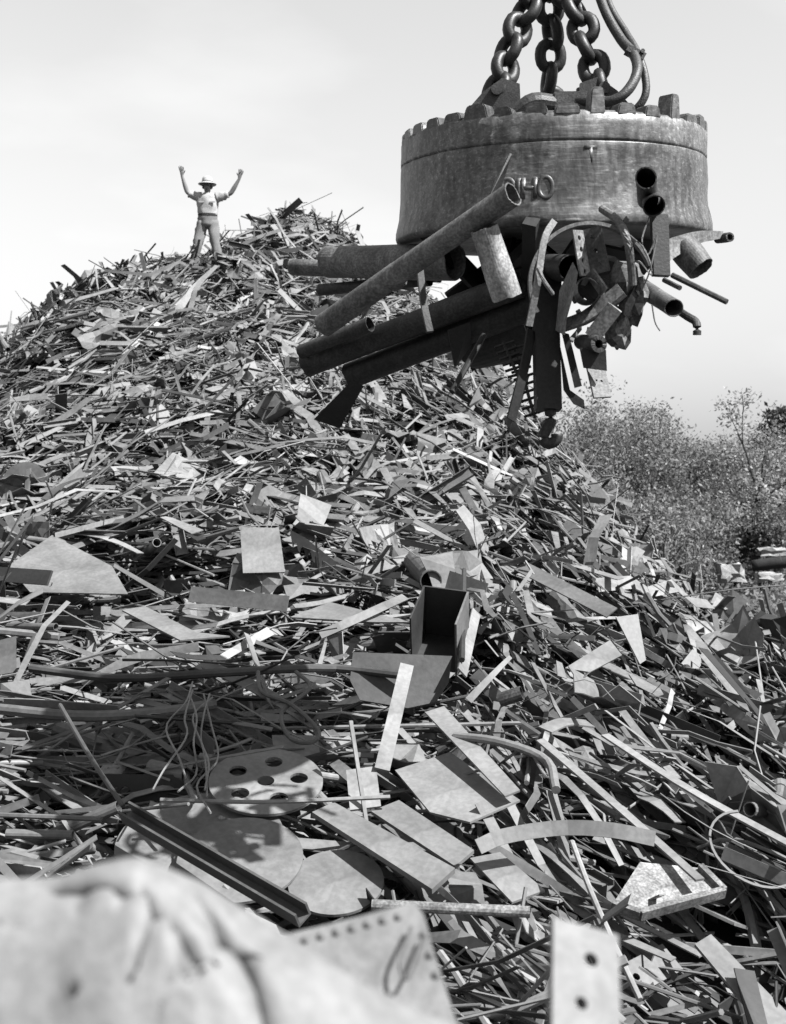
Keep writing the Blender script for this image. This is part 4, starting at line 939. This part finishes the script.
me = bpy.data.meshes.new('body'); me.from_pydata(sk_v, sk_e, []); me.materials.append(M_SKIN)
body = bpy.data.objects.new('body', me); COL.objects.link(body); body.parent = man
sm = body.modifiers.new('skin', 'SKIN'); ly_ = me.skin_vertices[0].data
for i, r in enumerate(sk_r): ly_[i].radius = (r, r); ly_[i].use_root = (i == 0)
sb = body.modifiers.new('smooth', 'SUBSURF'); sb.levels = 2; sb.render_levels = 2
M_SKINF = steel('skin_tone', 1.0, (0.5, 0.6), 0.0, 9.0, 0.1, 0.05, 0.05, spec=0.3, fixed=0.27); me.materials[0] = M_SKINF
fold = Noise(41)
def ring_loft(rings, n=20, wr=0.012, caps=True):
    """rings: centre, half-width, half-depth; lofted along with creases"""
    path = np.array([r[0] for r in rings]); v = []
    for k_, (c, a, b) in enumerate(rings):
        t = nrm(path[min(k_ + 1, len(path) - 1)] - path[max(k_ - 1, 0)]); sx = nrm(np.array([1.0, 0, 0]) - t[0] * t) if abs(t[0]) < 0.9 else nrm(np.array([0, 0, 1.0]) - t[2] * t); sy = np.cross(t, sx)
        for j in range(n):
            an = 2 * math.pi * j / n; w = 1 + wr / max(a, 0.03) * float(fold(j * 0.9, k_ * 0.9 + c[0] * 7)); v.append(c + sx * a * math.cos(an) * w + sy * b * math.sin(an) * w)
    f = [(k_ * n + j, k_ * n + (j + 1) % n, (k_ + 1) * n + (j + 1) % n, (k_ + 1) * n + j) for k_ in range(len(rings) - 1) for j in range(n)]
    if caps: f += [tuple(range(n - 1, -1, -1)), tuple(range((len(rings) - 1) * n, len(rings) * n))]
    return np.array(v), f
def dense(rings, m):
    c = smooth_path([r[0] for r in rings], m); ab = np.array([[r[1], r[2]] for r in rings]); u = np.linspace(0, len(rings) - 1, m)
    return [(c[i], np.interp(u[i], range(len(rings)), ab[:, 0]), np.interp(u[i], range(len(rings)), ab[:, 1])) for i in range(m)]
mb = MB()
mb.add(ring_loft(dense([(mp_(207.7, 217), 0.18, 0.14), (mp_(207.7, 214), 0.185, 0.145), (mp_(207.6, 208), 0.2, 0.155), (mp_(207.5, 201), 0.215, 0.155), (mp_(207.5, 197), 0.21, 0.13), (mp_(207.5, 194.3), 0.13, 0.1), (mp_(207.5, 192.8), 0.065, 0.07)], 16), 26, 0.05), 0.6)
for sh, el, we in ((mp_(200, 198), mp_(188.3, 193.4, -0.03), mp_(186.6, 190, -0.04)), (mp_(216.5, 197.8), mp_(229.5, 194.6, -0.03), mp_(231.5, 192, -0.04))):
    mb.add(ring_loft(dense([(sh, 0.11, 0.105), (sh * 0.65 + el * 0.35, 0.088, 0.088), (sh * 0.3 + el * 0.7, 0.076, 0.076), (sh * 0.06 + el * 0.94, 0.07, 0.07)], 10), 14, 0.04), 0.6)
v, f, t = mb.get(); shirt = add('shirt', v, f, M_CLOTH, t, man, True)
for x in (202.5, 213.5): add('pocket', *box(mp_(x, 203.5, -0.16), 0.1, 0.02, 0.03), M_CLOTH, 0.6, shirt)
mb = MB()
mb.add(ring_loft(dense([(mp_(207.6, 215.5), 0.187, 0.147), (mp_(207.5, 220), 0.2, 0.15), (mp_(207.5, 226), 0.19, 0.14), (mp_(207.5, 228.5), 0.1, 0.08)], 10), 24, 0.04), 0.3)
for s, top, kn, an in ((-1, mp_(202.6, 222), mp_(198, 244, -0.04), mp_(193.7, 264.5)), (1, mp_(212.6, 222), mp_(215.5, 244, -0.04), mp_(219, 264.5))):
    mb.add(ring_loft(dense([(top, 0.118, 0.12), (top * 0.5 + kn * 0.5, 0.108, 0.11), (kn, 0.095, 0.1), (kn * 0.4 + an * 0.6, 0.09, 0.095), (an, 0.098, 0.1)], 16), 18, 0.045), 0.3)
v, f, t = mb.get(); add('trousers', v, f, M_CLOTH, t, man, True)
add('belt', *sweep(np.array([mp_(207.7, 215.3) + np.array([0.194 * math.cos(a), 0.154 * math.sin(a), 0]) for a in np.linspace(0, 2 * math.pi, 24, endpoint=False)]), rect(0.01, 0.04), up=(0, 0, 1), closed=True), M_CLOTH, 0.07, man)
for s, x in ((-1, 193.7), (1, 219)):
    c = mp_(x, 265.2, -0.06); add('shoe', *ring_loft(dense([(c + (0, 0.14, 0.01), 0.035, 0.04), (c + (0, 0.05, 0.02), 0.05, 0.055), (c + (0, -0.08, 0.0), 0.05, 0.045), (c + (0, -0.17, -0.01), 0.03, 0.025)], 8), 12, 0.0), M_CLOTH, 0.06, man, True)
hb = mp_(207.5, 183.2, -0.02)
hat_prof = [(0.0, 0.135), (0.05, 0.13), (0.085, 0.115), (0.1, 0.085), (0.107, 0.04), (0.112, 0.01), (0.172, -0.014), (0.185, -0.026), (0.172, -0.026), (0.11, 0.0), (0.1, 0.03), (0.0, 0.1)]
v, f = lathe(hat_prof, 28); v[:, 1] *= 1.15; v[:, 2] -= 0.03 * np.clip(np.abs(v[:, 1]) - 0.11, 0, 1) * 4; v = v + hb
hat = add('hat', v, f, M_CLOTH, 0.68, man, True)
v, f = lathe([(0.108, 0.036), (0.112, 0.034), (0.116, 0.012), (0.111, 0.01)], 28); v[:, 1] *= 1.15; add('hat_band', v + hb, f, M_CLOTH, 0.3, hat)
hc_ = mp_(207.5, 187.5, -0.02)
add('nose', *ring_loft([(hc_ + (0, -0.085, 0.025), 0.009, 0.008), (hc_ + (0, -0.1, 0.0), 0.014, 0.012), (hc_ + (0, -0.11, -0.018), 0.019, 0.014), (hc_ + (0, -0.09, -0.03), 0.012, 0.008)], 8, 0), M_SKIN, 0.27, man, True)
for s in (-1, 1):
    add('ear', *ring_loft([(hc_ + (s * 0.085, 0.01, -0.03), 0.01, 0.012), (hc_ + (s * 0.098, 0.012, 0.0), 0.012, 0.022), (hc_ + (s * 0.09, 0.014, 0.03), 0.008, 0.012)], 8, 0), M_SKIN, 0.27, man, True)
    add('eye', *ring_loft([(hc_ + (s * 0.036 - 0.016, -0.088, 0.016), 0.002, 0.002), (hc_ + (s * 0.036, -0.092, 0.018), 0.007, 0.007), (hc_ + (s * 0.036 + 0.016, -0.088, 0.016), 0.002, 0.002)], 8, 0), M_SKIN, 0.03, man, True)
add('mouth', *box(hc_ + (0, -0.082, -0.052), 0.05, 0.012, 0.009), M_SKIN, 0.1, man)
add('hair', *lathe([(0.09, 0.03), (0.099, 0.0), (0.096, -0.03), (0.085, -0.045), (0.08, -0.03)], 18, hc_ + np.array([0, 0.025, 0.02])), M_CLOTH, 0.1, man, True)

# ------------------------------------------------------------------ bushes and trees beyond the heap
def grow(rng, base, height, width, stems, levels=3, lean=0.0):
    segs, tips = [], []
    def branch(p, d, L, r, lv):
        m = 5; path = [p]; dd = d.copy()
        for i in range(m):
            dd = nrm(dd + rng.normal(0, 0.13, 3) + np.array([0, 0, 0.05])); path.append(path[-1] + dd * L / m)
        path = np.array(path); segs.append((path, r, r * 0.45, lv))
        if lv >= 1: tips.extend((q, lv) for q in path[2:])
        if lv < levels:
            for i in range(rng.integers(3, 6)):
                u = rng.uniform(0.25, 1.0); q = path[min(m, int(u * m) + 1 if u < 0.99 else m)]
                nd = nrm(dd + rng.normal(0, 0.75, 3) * np.array([1, 1, 0.6])); branch(q, nd, L * rng.uniform(0.4, 0.62), r * 0.5, lv + 1)
    for s in range(stems):
        a = rng.uniform(0, 2 * math.pi); sp = rng.uniform(0, 1) * width / height
        branch(np.array(base) + np.array([math.cos(a), math.sin(a), 0]) * rng.uniform(0, 0.12), nrm((math.cos(a) * sp * 0.75 + lean, math.sin(a) * sp * 0.75, 1)), height * rng.uniform(0.5, 0.66), 0.012 * height * (1.1 if stems > 2 else 1.3), 0)
    return segs, tips
def tree(name, label, px, d, top, width, nleaf, seed, stems=6, leaf=0.055, tone=(0.05, 0.16), spread=0.2, cat='bush', lean=0.0, group='bushes beyond the heap', bark=0.1, levels=3):
    rng = np.random.default_rng(seed); base = np.array([(px - CX) / FPX * d, d, -0.05]); height = CAMZ + (HZ - top) / FPX * d
    segs, tips = grow(rng, np.zeros(3), height, width, stems, levels, lean)
    t = empty(name, base, label, cat, group)
    mb = MB()
    for path, r0, r1, lv in segs: mb.add(sweep(path, ngon(1, 5 if lv < 2 else 3), scale=np.linspace(r0, r1, len(path)) if True else None, up=(0.3, 0.2, 1)), bark)
    v, f, tt = mb.get(); add('trunk', v, f, M_BARK, tt, t)
    tp = np.array([q for q, lv in tips]); zmax = tp[:, 2].max(); sc = height / zmax
    nleaf = int(nleaf * 1.5); k = rng.integers(0, len(tp), nleaf); cl = tp[k] + rng.normal(0, spread, (nleaf, 3)) * np.array([1, 1, 0.8]); cl[:, 2] = np.maximum(cl[:, 2], 0.05)
    s = leaf * rng.uniform(0.5, 1.3, (nleaf, 1)); a = rng.normal(0, 1, (nleaf, 3)); a /= np.linalg.norm(a, axis=1, keepdims=True)
    b = np.cross(a, rng.normal(0, 1, (nleaf, 3))); b /= np.linalg.norm(b, axis=1, keepdims=True)
    v = np.stack([cl - a * s, cl + b * s * 0.45, cl + a * s, cl - b * s * 0.45], 1).reshape(-1, 3)
    f = np.arange(nleaf * 4).reshape(-1, 4)
    add('crown', v, f, M_LEAF, rng.uniform(tone[0], tone[1], nleaf) * np.where(rng.random(nleaf) < 0.15, 1.25, 1), t)
    return t
SPEC = [  # px, d, top row, width, leaves, stems
    (548, 30, 420, 1.2, 7000, 6, 'bush nearest the hook, half hidden by the heap'),
    (588, 33, 402, 1.5, 11000, 7, 'tall bush just right of the hanging hook'),
    (624, 31, 418, 1.4, 10000, 7, 'rounded bush second from the hook'),
    (655, 36, 436, 1.5, 9000, 6, 'low bush in the dip where hills show'),
    (690, 33, 428, 1.4, 10000, 7, 'bush left of the thin tall tree'),
    (772, 34, 432, 1.5, 10000, 7, 'bush right of the thin tall tree at the border'),
    (640, 27, 490, 1.0, 7000, 7, 'low leafy bush just over the right slope'),
    (605, 26, 482, 1.0, 7000, 6, 'low bush hugging the heap skyline'),
    (700, 29, 505, 1.0, 7000, 7, 'low bush before the tall tree, left of the pale rubble'),
    (765, 30, 498, 1.0, 7000, 7, 'low bush behind the pale rubble'),
    (820, 33, 435, 1.5, 7000, 6, 'bush cut by the right border'),
    (720, 44, 438, 2.0, 9000, 7, 'farther bush behind the thin tree'),
    (610, 46, 448, 2.0, 8000, 7, 'farther bush behind the tall bush'),
    (670, 26, 545, 0.6, 3500, 6, 'small weedy bush at the foot of the right slope'),
]
for k_, (px, d, top, wd, nl, st, lab) in enumerate(SPEC):
    tree('bush', lab, px, d, top, wd, nl, 100 + k_, st, tone=(0.07, 0.2), bark=0.3)
tree('tree', 'thin tall tree rising above the bushes against the sky', 735, 30, 392, 0.8, 2600, 77, 2, 0.055, (0.1, 0.3), 0.16, 'tree', -0.02, 'trees', 0.06)
tree('bare_bush', 'bare pale branching shrub before the bushes', 668, 25.5, 478, 1.2, 300, 55, 4, 0.05, (0.1, 0.2), 0.2, 'shrub', 0.12, 'bushes beyond the heap', 0.32, 2)
tree('conifer', 'dark far tree at the right border', 783, 90, 422, 1.2, 5000, 61, 1, 0.25, (0.02, 0.05), 0.5, 'tree', 0, 'trees')
# weeds and undergrowth
rng = np.random.default_rng(5); n = 26000
x = rng.uniform(1.5, 16, n); y = rng.uniform(17, 44, n); ok = (hgt(np.clip(x, -18, 14), np.clip(y, -3, 44)) < 0.35); x, y = x[ok], y[ok]; n = len(x)
z = np.maximum(np.abs(rng.normal(0, 0.28, n)), 0.02) * (0.4 + (Noise(8)(x / 1.3, y / 1.3) + 0.5))
a = rng.normal(0, 1, (n, 3)); a /= np.linalg.norm(a, axis=1, keepdims=True); b = np.cross(a, rng.normal(0, 1, (n, 3))); b /= np.linalg.norm(b, axis=1, keepdims=True)
s = rng.uniform(0.03, 0.11, (n, 1)); c = np.stack([x, y, z], 1)
add('undergrowth', np.stack([c - a * s, c + b * s * 0.4, c + a * s, c - b * s * 0.4], 1).reshape(-1, 3), np.arange(4 * n).reshape(-1, 4), M_LEAF, rng.uniform(0.05, 0.2, n), centre=False, label='weedy undergrowth below the bushes', cat='undergrowth', kind='stuff')
# pale rubble and a dark log in the gap
def rock(px, py, d, s, tone, lab, seed, stretch=(1, 1, 1), name='rubble_block'):
    bm = bmesh.new(); bmesh.ops.create_cube(bm, size=1); bmesh.ops.subdivide_edges(bm, edges=bm.edges[:], cuts=2, use_grid_fill=True)
    r_ = random.Random(seed)
    for v_ in bm.verts: v_.co = Vector((v_.co.x * stretch[0], v_.co.y * stretch[1], v_.co.z * stretch[2])) * s + Vector((r_.uniform(-1, 1), r_.uniform(-1, 1), r_.uniform(-1, 1))) * s * 0.12
    bm.verts.index_update(); p = P(px, py, d); v = np.array([x_.co[:] for x_ in bm.verts]) + p; f = [tuple(x_.index for x_ in g.verts) for g in bm.faces]; bm.free()
    add(name, v, f, M_STONE, tone, label=lab, cat='rubble', group='rubble below the bushes')
rock(731, 573, 26, 0.5, 0.55, 'pale concrete rubble block in the gap beyond the heap', 1, (1.0, 0.8, 0.7))
rock(770, 577, 26, 0.35, 0.5, 'flat pale rubble slab beside the block', 2, (1.5, 0.8, 0.4))
rock(772, 552, 28, 0.4, 0.5, 'pale slab leaning beneath the bushes', 3, (1.4, 0.7, 0.4))
rock(690, 560, 26, 0.25, 0.45, 'small pale stone left of the rubble block', 4, (1.4, 0.7, 0.5))
lgp = np.array([P(752, 566, 26.5), P(775, 563, 26.4), P(800, 562, 26.3)]); add('log', *tube(smooth_path(lgp, 8), 0.13, 10), M_BARK, 0.05, label='dark log lying behind the pale rubble', cat='log', smooth=True)

# ------------------------------------------------------------------ out-of-focus sheet metal close to the camera
fn = Noise(17)
top = np.array([(-160, 900), (-60, 872), (0, 884), (60, 882), (100, 868), (135, 862), (160, 874), (200, 890), (250, 922), (300, 952), (350, 985), (400, 1010), (450, 1030)], float)
u = np.linspace(0, len(top) - 1, 60); tx = np.interp(u, range(len(top)), top[:, 0]); ty = np.interp(u, range(len(top)), top[:, 1])
rows = np.linspace(0, 1, 50) ** 1.9; v = []
for j, w_ in enumerate(rows):
    for i in range(60):
        p = P(tx[i], ty[i] + 6 * float(fn(i * 0.3, 1)), 0.95)
        crest = 0.05 * math.sin(min(1, w_ * 5) * math.pi / 2)
        q = p + np.array([0.08 * w_, -0.34 * w_ ** 0.75, -1.1 * w_ ** 1.3]) + np.array([0, 0.08, 0.14]) * (float(fn(i * 0.14 + 3, w_ * 9)) * 0.4 * min(1, w_ * 6) + (0.75 * abs(float(fn(i * 0.2 + 9, w_ * 14 + i * 0.15))) + 0.4 * abs(float(fn(i * 0.37 + w_ * 16, w_ * 26))) + 0.25 * float(fn(i * 0.8, w_ * 40))) * min(1, w_ * 4))
        gro = math.exp(-((tx[i] - 70 - 1500 * (w_ - 0.025)) / 20) ** 2) * math.exp(-((w_ - 0.06) / 0.04) ** 2); gr2 = math.exp(-((tx[i] - 175 - 700 * w_) / 16) ** 2) * math.exp(-((w_ - 0.1) / 0.08) ** 2)
        q = q + np.array([0, 0.03, -0.012]) * gro + np.array([0, 0.016, -0.008]) * gr2
        v.append(q)
f = [(j * 60 + i, j * 60 + i + 1, (j + 1) * 60 + i + 1, (j + 1) * 60 + i) for j in range(49) for i in range(59)]
o = add('crumpled_sheet', v, f, M_PALE, 0.33, label='large pale crumpled metal sheet, out of focus, in the bottom left corner', cat='sheet metal', smooth=True)
md = o.modifiers.new('thickness', 'SOLIDIFY'); md.thickness = 0.006
# riveted plate
pl = [P(*q) for q in ((285, 936, 1.35), (418, 905, 1.35), (430, 940, 1.3), (450, 1040, 1.2), (300, 1060, 1.2))]
nn_ = nrm(np.cross(pl[1] - pl[0], pl[3] - pl[1])); nn_ = nn_ if nn_[1] < 0 else -nn_
pl2 = pl[:3] + [pl[3] + np.array([0.1, -0.1, -1.3]), pl[4] + np.array([-0.3, -0.1, -1.3])]
nn_ = nrm((-0.1, -0.75, 0.66))
o3 = np.array(pl[0]); 
def onp(px, py):
    d = np.array([(px - CX) / FPX, 1, (HZ - py) / FPX]); e = np.array([0, 0, CAMZ]); return e + d * (((o3 - e) @ nn_) / (d @ nn_))
poly = [onp(*q) for q in ((270, 938), (330, 924), (414, 902), (424, 915), (432, 945), (462, 1040), (480, 1120), (270, 1120))]
rp = add('riveted_plate', *slab(poly, nn_, 0.012), M_PALE, 0.31, label='pale riveted plate, out of focus, beside the crumpled sheet', cat='metal plate')
def rivet(px, py):
    c = onp(px, py); e1, e2 = basis(nn_); pr = [(0.005, 0), (0.0042, 0.002), (0.002, 0.0033), (0.0, 0.0036)]
    v, f = lathe(pr, 10); return np.array([c + e1 * q[0] + e2 * q[1] + nn_ * q[2] for q in v]) - np.array(rp.location), f
for i in range(8): add('rivet', *rivet(290 + i * 15.5, 944 - i * 3.9), M_PALE, 0.2, rp, True)
for px, py in ((424, 935), (430, 955), (436, 975)): add('rivet', *rivet(px, py), M_PALE, 0.2, rp, True)
wv, wf = tube(smooth_path([onp(412, 930) + nn_ * 0.01, onp(402, 965) + nn_ * 0.02, onp(406, 985) + nn_ * 0.02, onp(416, 975) + nn_ * 0.02, onp(424, 940) + nn_ * 0.01], 16), 0.002, 5)
add('wire_loop', wv - np.array(rp.location), wf, M_PALE, 0.15, rp)
# bar with two holes
hb0, hb1 = P(586, 926, 1.25), P(588, 1130, 1.1)
add('drilled_bar', *strip_with_holes(hb0, hb1 + (hb1 - hb0) * 2.2, np.array([0.034, 0.012, -0.004]), None, 0.012, [(0.055, 0.15, 0.0075), (0.13, -0.15, 0.0065)], None), M_PALE, 0.3, label='pale upright bar with two bolt holes, out of focus at bottom', cat='metal bar')
